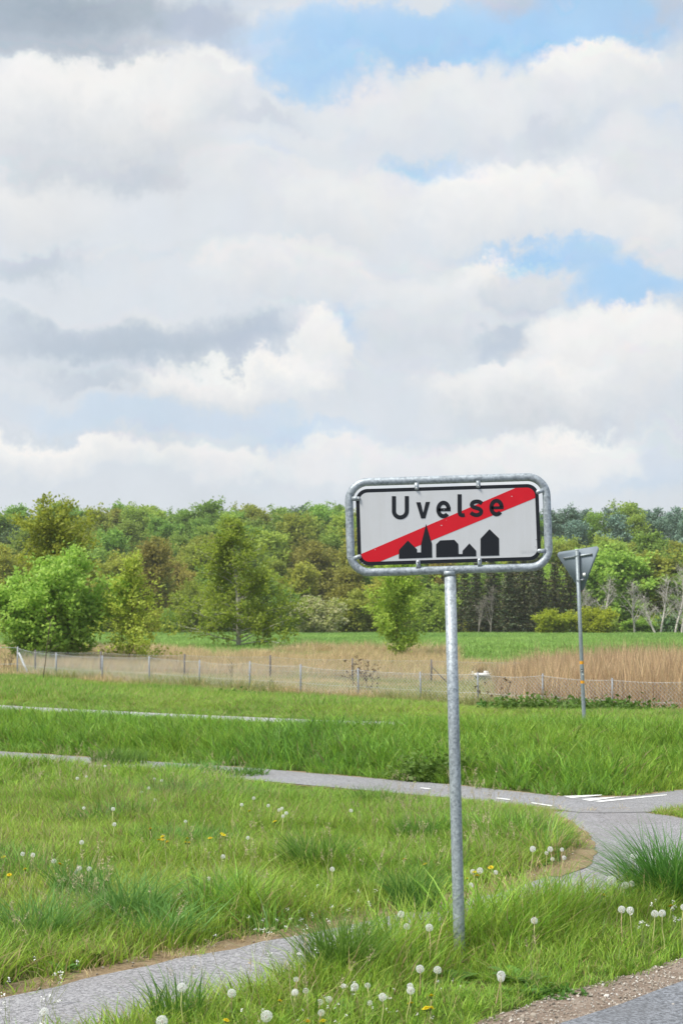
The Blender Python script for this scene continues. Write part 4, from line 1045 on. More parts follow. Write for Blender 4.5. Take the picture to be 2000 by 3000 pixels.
# --- foreground verge and the lawn left of it
X, Y = spread(5.6, 17.5, 175, 1.0)
Z = zones_of(X, Y); n1 = fbm(X, Y, 1.1, 4); n2 = fbm(X, Y, 3.2, 8); n3 = vnoise(X, Y, .35, 3)
df = dist_poly(far_line, X, Y); dn = dist_poly(near_line, X, Y); ds = dist_poly(shl, X, Y)
north = inside(np.array(FAR1+[(2.1, 16.45), (1.6, 19), (-12, 32), (-14, 4)]), X, Y)       # lawn side of the walkway
island = inside(np.array(ISL+[(9, 19), (2.9, 16.7)]), X, Y)
h = np.where(north, .10+.05*n3+.10*sstep((n1-.5)/.2), .25)
band = sstep((1.9-df)/1.5)*sstep((df-.30)/.5); h = np.where(north, h+band*(.07+.15*sstep((n1-.45)/.2)), h)
right = sstep((X-.3)/1.5)*sstep((16.0-Y)/2.5); h = np.where(north, h+right*(.04+.09*n1)*sstep((df-.03)/.3), h)
farl = sstep((Y-14.8)/1.5); h = np.where(north, h+farl*.05, h)
verge = ~north & ~island
hv = .05+.06*sstep(ds/.4)+(.17+.07*sstep((X+.1)/.4)*sstep((1.7-X)/.5))*sstep((ds-.42)/.60)*(.65+.6*n1)*(.45+.55*sstep((X+.5)/.7)); hv *= 1-.85*np.exp(-((X-.60)/.17)**2)*sstep((9.35-Y)/.25)*sstep((Y-7.9)/.6)
h = np.where(verge, hv, h); h = np.where(island, .07, h)
h = h*np.where(Z['wke'] & north, .55, 1)
cap = np.maximum(.045, CAMH*(1-Y/(Z['l2n']+.40)))*(1+2.6*sstep((-.7-X)/1.6)*(.45+fbm(X, Y, 1.1, 83)))*RNG.uniform(.55, .9, len(X)); h = np.where(north & (X > -20), np.minimum(h, cap), h)
h = np.where(verge, h+.06*sstep((X+.1)/.4)*sstep((1.5-X)/.4)*sstep((.55-dn)/.4), h)
over = verge & (dn < .13) & ~Z['sh'] & (Y < 10.6) & (X > .05)                      # grass creeping over the near edge of the walkway
keep = (~Z['clear'] | over) & (Y < Z['l2n']) & ~(Z['wke'] & north & (RNG.random(len(X)) < .95))
keep &= RNG.random(len(X)) < np.where(h < .14, 1.0, .72)
X, Y, h, north, n1, n2, n3, band = X[keep], Y[keep], h[keep], north[keep], n1[keep], n2[keep], n3[keep], band[keep]
tint = np.where(north, .34+.5*(n2-.4)+.35*band*n1, .42+.35*(n1-.5)); dry = np.where(north, (.04+.16*sstep((fbm(X, Y, 1.7, 71)-.42)/.2))*(1-band)+.04, .06)+.10*(n3 > .75)
blue = sstep((fbm(X, Y, .8, 21)-.60)/.08); tint = tint+.45*blue*(h > .2)
for nm, lo, hi, coll, ref in (('short_grass', 0, .15, T_short, .115), ('long_grass', .15, .30, T_mid, .25), ('tall_grass', .30, 9, T_tall, .40)):
    m = (h >= lo) & (h < hi)
    scatter(nm, coll, X[m], Y[m], h[m]/ref*RNG.uniform(.8, 1.2, m.sum()), tint[m], dry[m], .10)
# --- edges of dead grass beside the walkway
X, Y = spread(6, 17, 60, .6); Z = zones_of(X, Y); m = Z['wke'] & ~inside(walk_in, X, Y) & ~Z['sh']; m &= RNG.random(len(X)) < .5
T_dead = proto_set('dead_grass', [blade_mesh('d', M['straw'], rs, 26, .10, .07, .004, .9, 1.0) for _ in range(4)])
scatter('dead_grass', T_dead, X[m], Y[m], RNG.uniform(.4, .9, m.sum()), np.full(m.sum(), .1), np.full(m.sum(), .9), .4)
# --- lawn further off up to the cycle path, bank behind it, verge up to the fence
X, Y = spread(16.4, 60, 34, 2.0)
Z = zones_of(X, Y); n1 = fbm(X, Y, 2.2, 14); n2 = fbm(X, Y, 5, 18); l2f, l2n, l3 = Z['l2f'], Z['l2n'], Z['l3']; fy = fence_y(X)
lawn = Y < l2n; bank = (Y > l2f) & (Y < l3); beyond = (Y > l3+1.5)
h = np.where(lawn, .12+.08*sstep((n1-.5)/.2)+.07*sstep((-.6-X)/2)*sstep((Y-l2n+2.5)/2), 0)
tb = (Y-l2f)/(l3-l2f)
h = np.where(bank, (.11+.26*sstep(tb/.22)*(.6+.7*n1))*(1-.80*sstep((tb-.60)/.30)*np.where(X > .9, .35, 1)), h)
cap = np.maximum(.045, CAMH*(1-Y/(l2n+.40)))*(1+2.6*sstep((-.7-X)/1.6)*(.45+fbm(X, Y, 1.1, 83)))*RNG.uniform(.55, .95, len(X)); h = np.where(lawn & (X > -20), np.minimum(h, cap), h)
cap3 = np.maximum(.04, CAMH-(CAMH-.34)*Y/(l3+1.0)-zt(X, Y))*np.where(RNG.random(len(X)) < .12, 2.0, RNG.uniform(.85, 1.4, len(X))); h = np.where(bank & (X < -.35+.5*(n1-.5)), np.minimum(h, cap3), h)
e = (Y-l3-1.5); h = np.where(beyond, .06+.13*sstep((e-.3)/3)*(.5+n1)*np.where(X > 2, .6, 1), h)
keep = ~Z['clear'] & (Y < fy+1.0) & (h > 0); keep &= ~((Y > l2f) & (Y < l2f+.06))
keep &= RNG.random(len(X)) < np.where(Y < 34, 1, .62)
X, Y, h, n1, n2, bank, beyond, lawn, e = [q[keep] for q in (X, Y, h, n1, n2, bank, beyond, lawn, e)]
tint = np.where(lawn, .34+.4*(n1-.4), np.where(bank, .55+.6*(n1-.5), .42+.5*(n1-.5))); dry = np.where(lawn, .10, np.where(bank, .04, .26))
dfence = fence_y(X)-Y; dry = dry+np.where(beyond, .5*sstep((2.6-dfence)/2.0)*sstep((X+9)/3), 0)
near_ = Y < 34
scatter('bank_grass', T_bank, X[near_], Y[near_], h[near_]/.36*RNG.uniform(.8, 1.2, near_.sum()), tint[near_], dry[near_], .09)
scatter('verge_grass', T_far, X[~near_], Y[~near_], h[~near_]/.22*RNG.uniform(.8, 1.25, (~near_).sum()), tint[~near_], dry[~near_], .09)
# --- pale grass in and behind the fences
X, Y = spread(38, 66, 13, 2.5); n1 = fbm(X, Y, 2.5, 24); fy = fence_y(X)
m = (Y > fy-.7) & (Y < 66); X, Y, n1, fy = X[m], Y[m], n1[m], fy[m]
hh_ = .20+.22*n1+.22*sstep((.6-np.abs(Y-fy))/.8)
greenpatch = sstep((n1-.43)/.15)
scatter('pale_dry_grass', T_straw, X, Y, hh_/.42, .35+.5*greenpatch, .80-.55*greenpatch, .12)
# --- russet reeds on the right
X, Y = spread(37, 68, 13, 2.5); n1 = fbm(X, Y, 3, 34); fy = fence_y(X)
edge_x = np.interp(Y, [38, 45, 55, 66, 78], [4.95, 5.7, 6.7, 7.3, 7.5])
p = sstep((X-edge_x+2.0+1.6*(n1-.5))/2.6)*np.where(Y > fy+.25, 1, 0)*np.where(Y > 64, .55, 1)
m = (RNG.random(len(X)) < p) & ~((np.abs(X/Y*F-411) < 52) & (Y > 50)); X, Y, n1 = X[m], Y[m], n1[m]
scatter('russet_reeds', T_reed, X, Y, RNG.uniform(.5, 1.08, len(X))*(1+.18*sstep((X-6)/4))*(.78+.5*fbm(X, Y, 1.6, 61)), .35+1.1*(fbm(X, Y, 1.3, 63)-.5), .25+.25*(vnoise(X, Y, .9, 2) > .55), .04)
# --- tan tall grass behind the far fence
X, Y = spread(62.5, 87, 8, 4); n1 = fbm(X, Y, 5, 44)
m = (n1 > .30) & (Y < np.where(X/Y*F < 330, 86, 75)+6*(n1-.5)) & (RNG.random(len(X)) < np.interp(Y, [62, 72, 87], [1, .9, .55])); m &= ~((np.abs(X/Y*F-411) < 52) & (Y < 73)); X, Y, n1 = X[m], Y[m], n1[m]
scatter('tan_grass', T_tan, X, Y, (.40+.55*n1)*RNG.uniform(.7, 1.15, len(X)), .25+.4*(n1-.5), .80-.5*sstep((n1-.62)/.1), .08)
# --- green crop
X, Y = spread(74, 190, 2.0, 6)
scatter('green_crop', T_field, X, Y, RNG.uniform(.8, 1.2, len(X))*np.where(Y < 90, .7, 1.0), .5+1.5*(fbm(X, Y*.5, 9, 50)-.5), np.full(len(X), .03), .05)
# --- undergrowth at the edge of the wood
T_under = proto_set('undergrowth', [tree_meshes(300+i, 'round', 1.6, 2.6, .30, 6, M['bark_grey'], M[k_], stems=5, first=.05, dens=.8)[1] for i, k_ in enumerate(('beech', 'olive', 'dark'))])
X = np.concatenate([RNG.uniform(-46, 46, 150)]); Y = RNG.uniform(186, 199, 150)
scatter('undergrowth', T_under, X, Y, RNG.uniform(.6, 1.5, 150), np.zeros(150), np.zeros(150), .05)
# --- gravel
def stone(seed):
    r_ = np.random.default_rng(seed); bm = bmesh.new(); bmesh.ops.create_icosphere(bm, subdivisions=1, radius=1)
    for v in bm.verts: v.co = Vector((v.co.x*1.2, v.co.y*.9, v.co.z*.6))*float(r_.uniform(.75, 1.2))
    me = bpy.data.meshes.new('stone'); bm.to_mesh(me); bm.free()
    m, t, b = material('stone'); ri = t.new('ShaderNodeObjectInfo').outputs['Random']
    t.l.new(t.ramp(ri, [(0, (.17, .145, .12)), (.4, (.33, .285, .23)), (.7, (.43, .38, .32)), (1, (.58, .56, .52))]), b.inputs['Base Color']); b.inputs['Roughness'].default_value = .9
    me.materials.append(m); return me
T_stone = proto_set('pebble', [stone(i) for i in range(4)])
X, Y = spread(6, 12, 3200, .4); m = inside(shoulder_poly, X, Y)
rd = inside(road_poly, X, Y); m &= ~rd | (RNG.random(len(X)) < .02)
X, Y = X[m], Y[m]; s = np.clip(RNG.lognormal(-5.75, .5, len(X)), .0018, .016)
scatter('gravel', T_stone, X, Y, np.stack([s, s, s], -1), np.zeros(len(X)), np.zeros(len(X)), .5, .012)
X, Y = spread(6.5, 17, 120, .3); m = inside(edge1, X, Y) & (~inside(walk_poly, X, Y) | (RNG.random(len(X)) < .04)); X, Y = X[m], Y[m]; s = np.clip(RNG.lognormal(-5.5, .4, len(X)), .002, .012)
scatter('edge_grit', T_stone, X, Y, np.stack([s, s, s], -1), np.zeros(len(X)), np.zeros(len(X)), .5, .010)

# --- flowering grass stalks and broad-leaved weeds mixed into the grass
M['seedhead'] = plain('dry_grass_panicle', (.46, .38, .24), .8, var=.2, scale=20); M['stalk'] = plain('green_straw_stalk', (.34, .36, .14), .7)
def stalk_mesh(seed):
    r_ = np.random.default_rng(seed); mb = MB()
    for i in range(3):
        p, ra = limb([r_.normal(0, .03), r_.normal(0, .03), -.02], [r_.normal(0, .2), r_.normal(0, .2), 1], .46*r_.uniform(.7, 1.1), .0013, .0007, r_, .15, 6); mb.tube(p, ra, 3, cap=False)
        k = 30; u = r_.uniform(.72, 1.0, k); c = p[-1]+(p[-2]-p[-1])*((1-u)*3.2)[:, None]+r_.normal(0, .006, (k, 3)); v, f = leaf_quads(c, .012, r_, .2, .3, np.tile((p[-1]-p[-2])/np.linalg.norm(p[-1]-p[-2]), (k, 1))*1.5); mb.addq(v, f)
    return mb.mesh('seed_stalk', M['seedhead'])
T_seed = proto_set('seed_stalk', [stalk_mesh(i) for i in range(4)])
def rosette(seed):
    r_ = np.random.default_rng(seed); mb = MB()
    for i in range(9):
        a = r_.uniform(0, 6.28); L = r_.uniform(.07, .14); d = np.array([math.cos(a), math.sin(a), 0]); s_ = np.array([-d[1], d[0], 0])*L*.16; up_ = r_.uniform(.25, .9)
        p = [d*L*x+np.array([0, 0, up_*L*x*(1.25-.75*x)]) for x in (0, .35, .7, 1)]
        mb.add([p[0]-s_*.3, p[0]+s_*.3, p[1]+s_*.9, p[1]-s_*.9, p[2]+s_*1.1, p[2]-s_*1.1, p[3]], [(0, 1, 2, 3), (3, 2, 4, 5), (5, 4, 6)])
    return mb.mesh('leaf_rosette', leafy('rosette_leaves', ((.13, .27, .04), (.17, .33, .06), (.10, .21, .03)), trans=.3))
T_ros = proto_set('leaf_rosette', [rosette(i) for i in range(4)])
X, Y = spread(6, 24, 9, .8); Z = zones_of(X, Y); df = dist_poly(far_line, X, Y); m = ~Z['clear'] & ~Z['wke'] & (fbm(X, Y, 1.3, 91) > .5) & ((df < 2.2) | (Y > 17) | ~inside(np.array(FAR1+[(2.1, 16.45), (1.6, 19), (-12, 32), (-14, 4)]), X, Y)); m &= ~((np.abs(X-.6) < .3) & (Y < 9.1)) & (Y < Z['l2n']-.8)
scatter('grass_seed_stalks', T_seed, X[m], Y[m], RNG.uniform(.6, 1.1, m.sum()), np.zeros(m.sum()), np.zeros(m.sum()), .15)
X, Y = spread(6, 17, 22, .5); Z = zones_of(X, Y); m = ~Z['clear'] & ~Z['wke'] & (fbm(X, Y, .9, 95) > .47) & (Y < Z['l2n']-.3)
s = RNG.uniform(.6, 1.25, m.sum()); scatter('broadleaf_weeds', T_ros, X[m], Y[m], np.stack([s, s, s], -1), np.zeros(m.sum()), np.zeros(m.sum()), .1)

# ------------------------------------------------------------------ tussocks and weeds
M['tus_green'] = leafy('deep_green_tussock', ((.13, .29, .045), (.095, .22, .035), (.19, .36, .06)), trans=.35, obj_var=.1)
M['tus_blue'] = leafy('blue_green_tussock', ((.20, .39, .08), (.15, .31, .065), (.26, .46, .12)), trans=.3, obj_var=.1)
M['weed'] = leafy('weed_leaves', ((.08, .17, .025), (.11, .22, .03), (.14, .26, .05)), trans=.3, obj_var=.1)
rs = np.random.default_rng(99)
def tussock(px, py, h, rad, n, mat, label, lean=.30, curl=.9, w=.0055):
    p = gp(px, py); me = blade_mesh('grass_tussock', M[mat], rs, n, rad, h*1.15, w, lean, curl, 5, .3)
    o = link('grass_tussock', me, None, (p.x, p.y, float(zt(p.x, p.y)))); return tag(o, label, 'tussock', 'tussocks of coarse grass')
tussock(925, 2570, .34, .16, 420, 'tus_green', 'dark grass tussock in the middle of the lawn left of the sign post')
tussock(1222, 2478, .24, .15, 320, 'tus_green', 'grass tussock on the lawn close behind the sign post on its left')
tussock(1212, 2668, .30, .13, 360, 'tus_green', 'dark narrow grass tussock beside the walkway just left of the sign post')
tussock(375, 2720, .36, .17, 380, 'tus_blue', 'largest blue-green grass tussock above the near walkway', .4, 1.0, .007)
tussock(480, 2760, .26, .15, 220, 'tus_blue', 'low blue-green tussock right of the largest one by the walkway', .6, 1.1, .007)
tussock(110, 2770, .33, .16, 300, 'tus_blue', 'blue-green tussock by the walkway near the left edge', .45, 1.0, .007)
tussock(235, 2650, .30, .15, 380, 'tus_green', 'upright green tussock behind the blue-green ones on the left')
tussock(1085, 2372, .24, .16, 300, 'tus_green', 'dark tuft leaning over the cycle path left of the sign post')
tussock(1195, 2376, .18, .14, 240, 'tus_green', 'small tuft at the cycle path edge next to the sign post')
tussock(1500, 2482, .30, .20, 420, 'tus_green', 'dark tuft on the grass corner right of the sign post')
tussock(1985, 2660, .52, .20, 760, 'tus_green', 'big arching grass tussock at the right edge beside the walkway', .55, 1.15, .008)
tussock(1900, 2640, .34, .14, 260, 'tus_green', 'low arching tuft left of the big tussock at the right edge', .6, 1.1, .007)
tussock(1000, 2880, .36, .14, 420, 'tus_green', 'tall bunch of grass leaning over the walkway left of the sign foot', .3, .8, .0065)
tussock(520, 3010, .24, .10, 130, 'tus_green', 'small upright bunch of grass at the bottom edge beside the walkway', .25, .7, .0065)
tussock(350, 2240, .22, .35, 420, 'tus_green', 'dark tuft hiding the cycle path far left on the lawn', .35, .9, .011)
tussock(560, 2262, .13, .40, 460, 'tus_blue', 'blue-green tuft hiding the cycle path left of the lawn middle', .4, .9, .011)
tussock(700, 2272, .11, .35, 380, 'tus_green', 'tuft at the lawn edge where the cycle path comes into view', .4, .9, .011)
def weed_patch(px, py, Y, wx, wy, h, n, label, leaf=.06, name='leafy_weed'):
    p = at(px, py, Y); z0 = float(zt(p.x, Y)); mb = MB(); st = MB()
    for i in range(n):
        a = rs.uniform(0, 6.28); r = math.sqrt(rs.random()); x, y = wx*r*math.cos(a), wy*r*math.sin(a); zz = float(zt(p.x+x, Y+y))-z0; hh_ = h*rs.uniform(.5, 1.1)*(1-.4*r)
        d = [rs.normal(0, .25), rs.normal(0, .25), 1]; q, r_ = limb([x, y, zz-.02], d, hh_, .004, .002, rs, .2, 4); st.tube(q, r_, 3, cap=False)
        m = 16; u = rs.random(m); c = q[(u*4).astype(int)]+rs.normal(0, .05*h/.3, (m, 3)); c[:, 2] = np.maximum(c[:, 2], zz+.01); v, f = leaf_quads(c, leaf, rs, .7, .6); mb.addq(v, f)
    o = empty(name, (p.x, Y, z0)); tag(o, label, 'weeds'); st.build('stems', M['weed'], o); mb.build('foliage', M['weed'], o); o.children[0]['kind'] = 'stuff'; o.children[1]['kind'] = 'stuff'
    return o
weed_patch(1290, 2290, 19.9, .55, .3, .42, 90, 'leafy weeds on the bank just left of the sign post', .07)
weed_patch(1590, 2110, 30.5, 1.0, .7, .45, 130, 'low green bramble left of the give-way sign post foot', .09)
weed_patch(1700, 2110, 31.5, .9, .7, .38, 110, 'low green bramble behind the give-way sign post foot', .09)
weed_patch(1830, 2110, 31.0, .9, .7, .42, 120, 'low green bramble right of the give-way sign post foot', .09)
weed_patch(1510, 2100, 31.5, .8, .6, .35, 90, 'low green weeds in front of the fence between the two sign posts', .09)
weed_patch(700, 2040, 46.5, .7, .5, .35, 70, 'dark weeds at the verge below the large birch', .10)
weed_patch(1580, 2870, 8.25, .22, .12, .07, 40, 'broad-leaved weeds in the verge right of the sign foot', .028)
weed_patch(640, 2985, 7.55, .10, .07, .10, 26, 'dark round-leaved weed at the bottom edge beside the walkway', .05)

# ------------------------------------------------------------------ dandelions
M['stem'] = plain('dandelion_stem', (.46, .46, .18), .6); M['stem_red'] = plain('reddish_stem', (.50, .36, .22), .6)
M['puff'] = finish_leaf(*(lambda m, t, b: (m, t, b, t.mix(0.0, (.84, .84, .82, 1), (.8, .8, .8, 1))))(*material('seed_fluff')), .45, .8, .1)
M['seed'] = plain('seed_core', (.34, .27, .18), .8); M['bract'] = plain('green_bracts', (.16, .22, .06), .7)
M['yellow'] = leafy('dandelion_petals', ((.85, .66, .012), (.88, .72, .03), (.80, .56, .01)), trans=.2, obj_var=.05)
def puff_mesh(seed, R_=.021, n=84):
    r_ = np.random.default_rng(seed); mb = MB(); i = np.arange(n)+.5; ph = np.arccos(1-2*i/n); th = math.pi*(1+5**.5)*i
    D = np.stack([np.cos(th)*np.sin(ph), np.sin(th)*np.sin(ph), np.cos(ph)], -1)+r_.normal(0, .05, (n, 3)); D /= np.linalg.norm(D, axis=1, keepdims=True); D = D[D[:, 2] > -.86]
    for d in D:
        a = np.cross(d, [0.3, .5, .8]); a /= np.linalg.norm(a); b = np.cross(d, a); rr = R_*r_.uniform(.9, 1.06)
        mb.add([d*.003+a*.00025, d*.003-a*.00025, d*rr*.82], [(0, 1, 2)])
        for q in range(7):                 # the little parasol of hairs
            an = 2*math.pi*q/7+r_.random(); e = a*math.cos(an)+b*math.sin(an); g = -a*math.sin(an)+b*math.cos(an)
            c = d*rr*.80; t_ = d*rr*1.0+e*R_*.30
            mb.add([c, t_+g*.0008, t_-g*.0008], [(0, 1, 2)])
    return mb.mesh('seed_head', M['puff'])
def core_mesh():
    mb = MB(); mb.tube([(0, 0, -.006), (0, 0, -.003), (0, 0, .001), (0, 0, .004)], [.002, .0055, .0055, .0018], 8); return mb.mesh('seed_core', M['seed'], True)
PUFF = [puff_mesh(i) for i in range(3)]+[puff_mesh(9, .021, 48)]; CORE = core_mesh()
def stem_mesh(L, seed, mat):
    r_ = np.random.default_rng(seed); p, ra = limb([0, 0, -.03], [0, 0, 1], L+.03, .0029, .0024, r_, .28, 6); p -= np.linspace(0, 1, 7)[:, None]*np.array([p[-1][0], p[-1][1], 0]); p[-1] = (0, 0, L)
    mb = MB(); mb.tube(p, ra, 5); return mb.mesh('stem', mat, True)
STEM = {}
def stem_for(L, red):
    k = (round(L/.03), red)
    if k not in STEM: STEM[k] = [stem_mesh(k[0]*.03, 5+i+k[0]*7, M['stem_red' if red else 'stem']) for i in range(2)]
    return k[0]*.03, random.choice(STEM[k])
def yellow_mesh(seed):
    r_ = np.random.default_rng(seed); mb = MB()
    for ring, (n, rr, up) in enumerate(((22, .018, .15), (20, .015, .45), (16, .011, .9), (10, .006, 1.6))):
        for q in range(n):
            a = 2*math.pi*(q+r_.random()*.6)/n; d = np.array([math.cos(a), math.sin(a), 0]); s = np.array([-d[1], d[0], 0])*.0022
            m = d*rr*.55+[0, 0, .004+up*.003]; t_ = d*rr*r_.uniform(.85, 1.1)+[0, 0, .003+up*.005]
            b0 = d*.002+[0, 0, .001]; mb.add([b0-s*.5, b0+s*.5, m+s, t_+s*.7, t_-s*.7, m-s], [(0, 1, 2, 5), (5, 2, 3, 4)])
    return mb.mesh('flower_head', M['yellow'])
YEL = [yellow_mesh(i) for i in range(2)]
mb = MB(); mb.tube([(0, 0, -.012), (0, 0, -.006), (0, 0, 0)], [.0025, .006, .0055], 8); BRACT = mb.mesh('bracts', M['bract'], True)
def floor_at(px, py, L):
    """where the foot of a plant of height L stands whose top is seen at this pixel"""
    z = 0.0
    for _ in range(4):
        d = ray(px, py); k = (z+L-CAMH)/d.z; x, y = d.x*k, d.y*k; z = float(zt(x, y))
    return Vector((x, y, z))
def dandelion(px, py, L, label, group, kind='clock', size=1.0, red=False):
    L, sm_ = stem_for(L, red); p = floor_at(px, py, L); lx, ly = random.gauss(0, .09), random.gauss(0, .09)
    o = empty('dandelion_clock' if kind == 'clock' else 'dandelion', p, (lx, ly, random.uniform(0, 6.28))); tag(o, label, 'dandelion', group)
    link('stem', sm_, o)
    if kind == 'clock':
        h = link('seed_head', PUFF[3] if any(k in label for k in ('blown', 'thin', 'ragged', 'faint')) else random.choice(PUFF[:3]), o, (0, 0, L+.004), (random.uniform(-.4, .4), random.uniform(-.4, .4), random.uniform(0, 6)), (size*.82,)*3); link('seed_core', CORE, h)
    else:
        h = link('flower_head', random.choice(YEL), o, (0, 0, L), (random.uniform(-.35, .35), random.uniform(-.35, .35), 0), (size,)*3); link('bracts', BRACT, h)
    return o
V_, LW, RT, CN = 'dandelion clocks on the verge below the sign', 'dandelion clocks scattered on the lawn', 'dandelion clocks at the right edge of the verge', 'dandelion clocks on the grass corner'
C_ = [
 (1183, 2683, .27, 'highest white dandelion clock left of the sign foot', V_, 1.05), (1180, 2718, .24, 'ragged dandelion clock just under the highest one left of the sign foot', V_, .95), (1269, 2722, .24, 'tall dandelion clock nearest the sign post on its left', V_, 1.12),
 (1224, 2841, .15, 'left of two dandelion clocks low beside the sign foot', V_, 1.1), (1266, 2845, .15, 'right of two dandelion clocks low beside the sign foot', V_, 1.05), (1045, 2891, .13, 'full dandelion clock between the walkway and the sign foot', V_, 1.05),
 (1115, 2923, .14, 'dandelion clock with a pinkish stalk in front of the sign foot', V_, 1.0), (1192, 2906, .15, 'front one of a pair of dandelion clocks below the sign foot', V_, 1.0), (1203, 2890, .15, 'rear one of a pair of dandelion clocks below the sign foot', V_, .8),
 (785, 2976, .12, 'largest dandelion clock at the bottom edge of the picture', V_, 1.4), (870, 2909, .12, 'right one of three dandelion clocks close together by the walkway edge', V_, .9), (857, 2912, .12, 'left one of three dandelion clocks close together by the walkway edge', V_, .8), (896, 2904, .12, 'thin dandelion clock standing right of a close pair by the walkway edge', V_, .75),
 (960, 2931, .10, 'oval dandelion clock low in the verge middle', V_, .85), (939, 2939, .10, 'ragged dandelion clock low in the verge middle', V_, .8), (932, 2970, .08, 'half-blown dandelion clock near the bottom edge', V_, .85), (682, 2910, .16, 'dandelion clock overhanging the walkway at the bottom left', V_, 1.1),
 (1075, 2892, .12, 'blown thin dandelion clock right of the full one by the walkway', V_, .75), (1087, 2941, .10, 'small blown dandelion clock under the sign foot', V_, .7), (882, 2870, .15, 'blown dandelion clock rising over the walkway', V_, .7), (1000, 2889, .11, 'small pale dandelion clock in the verge grass', V_, .65),
 (530, 2899, .22, 'dandelion clock in the grass bunch left over the walkway', V_, 1.15), (486, 2991, .16, 'big dandelion clock cut by the bottom edge at the left', V_, 1.35), (133, 2967, .16, 'dandelion clock at the bottom left corner over the walkway', V_, 1.0),
 (1445, 2863, .16, 'left flattened one of two dandelion clocks right of the sign foot', V_, .95), (1461, 2857, .17, 'right one of two dandelion clocks right of the sign foot', V_, 1.1), (1572, 2701, .20, 'lone dandelion clock in tall grass right of the sign post', V_, 1.05),
 (1812, 2667, .20, 'leftmost of four dandelion clocks in a row at the right', RT, 1.15), (1853, 2670, .22, 'second of four dandelion clocks in a row at the right', RT, 1.15), (1908, 2679, .22, 'third of four dandelion clocks in a row at the right', RT, 1.1), (1937, 2679, .22, 'last of four dandelion clocks in a row at the right', RT, 1.1),
 (1853, 2513, .30, 'tallest dandelion clock at the right against the walkway', RT, 1.5), (1789, 2579, .20, 'broad white dandelion clock beside the walkway at the right', RT, 1.7), (1821, 2596, .17, 'left one of two dandelion clocks under the arching tussock', RT, 1.3), (1841, 2592, .17, 'right one of two dandelion clocks under the arching tussock', RT, 1.1), (1912, 2517, .26, 'dandelion clock half hidden in the big tussock', RT, 1.0), (1804, 2530, .24, 'small dandelion clock against the walkway at the right', RT, .7), (1986, 2660, .22, 'dandelion clock at the right edge of the picture', RT, 1.0),
 (1559, 2489, .26, 'long-stalked dandelion clock alone on the grass corner', CN, 1.15), (1626, 2489, .22, 'larger of two dandelion clocks high on the grass corner', CN, 1.1), (1642, 2491, .20, 'smaller of two dandelion clocks high on the grass corner', CN, .8), (1640, 2514, .15, 'lower right dandelion clock on the grass corner', CN, .9), (1620, 2519, .12, 'lower left dandelion clock on the grass corner', CN, .8), (1596, 2501, .14, 'blown dandelion clock in the middle of the grass corner', CN, .8),
 (1394, 2553, .14, 'left one of a touching pair of dandelion clocks right of the post', CN, 1.0), (1407, 2553, .14, 'right one of a touching pair of dandelion clocks right of the post', CN, 1.2), (1441, 2557, .13, 'dandelion clock to the right of a touching pair', CN, .9), (1380, 2596, .12, 'low dandelion clock close to the right of the sign post', CN, 1.05), (1501, 2435, .14, 'far dandelion clock on the grass corner near the cycle path', CN, 1.1), (1568, 2437, .12, 'faint dandelion clock on the grass corner near the cycle path', CN, .8)]
for px, py, L, lb, g, s in C_: dandelion(px, py, L, lb, g, 'clock', s, random.random() < .3)
ORDN = ('leftmost', 'second from left', 'third from left', 'fourth from left', 'fifth from left', 'sixth from left', 'seventh from left', 'eighth from left', 'ninth from left', 'tenth from left', 'eleventh from left', 'twelfth from left', 'thirteenth from left', 'fourteenth from left', 'fifteenth from left')
def ranked(pts, cuts, names):
    """each point with words for its row and its place in the row"""
    rows = {}
    for q in pts: rows.setdefault(sum(q[1] > c for c in cuts), []).append(q)
    return [(q, names[r], ORDN[i]) for r, l in rows.items() for i, q in enumerate(sorted(l))]
for (px, py), row, od in ranked(((337, 2416), (544, 2408), (80, 2503), (105, 2506), (167, 2523), (231, 2546), (241, 2547), (219, 2556), (645, 2506), (609, 2578), (232, 2470), (254, 2367), (332, 2372), (409, 2323), (437, 2309), (456, 2283), (467, 2288), (235, 2280), (255, 2276), (312, 2245), (152, 2214), (454, 2345), (741, 2340), (699, 2358), (800, 2360), (816, 2375), (837, 2370), (845, 2383), (834, 2393), (708, 2454), (1033, 2376), (974, 2549)), (2300, 2400), ('far', 'middle', 'near')):
    dandelion(px, py, random.uniform(.16, .26), f'white dandelion clock in the {row} part of the lawn, {od}', LW, 'clock', random.uniform(.75, 1.0))
YV, YL, YC = 'yellow dandelions on the verge', 'yellow dandelions on the lawn', 'yellow dandelions right of the post'
for (px, py, L, s), row, od in ranked(((1267, 2918, .12, 1.0), (1197, 2942, .09, .9), (1250, 2953, .09, 1.1), (1262, 2955, .09, 1.0), (814, 2933, .08, .7), (945, 2994, .06, 1.1), (900, 2992, .07, .9), (663, 2991, .08, .8)), (), ('',)):
    dandelion(px, py, L, f'yellow dandelion flower low in the verge below the sign, {od}', YV, 'flower', s)
for (px, py), row, od in ranked(((445, 2430), (466, 2462), (479, 2460), (491, 2451), (490, 2467), (545, 2458), (556, 2470), (539, 2468), (613, 2456), (642, 2442), (658, 2447), (13, 2512), (25, 2561), (79, 2546), (180, 2534), (744, 2376), (806, 2408), (1052, 2488), (1183, 2519), (1247, 2533)), (2456,), ('further', 'nearer')):
    dandelion(px, py, random.uniform(.14, .20), f'yellow dandelion flower in the {row} part of the lawn, {od}', YL, 'flower', random.uniform(.9, 1.15))
for (px, py), row, od in ranked(((1383, 2555), (1403, 2567), (1374, 2576), (1443, 2539), (1764, 2623), (1780, 2624), (1958, 2657)), (), ('',)):
    dandelion(px, py, random.uniform(.12, .18), f'yellow dandelion flower in the grass right of the sign post, {od}', YC, 'flower', random.uniform(.85, 1.05))
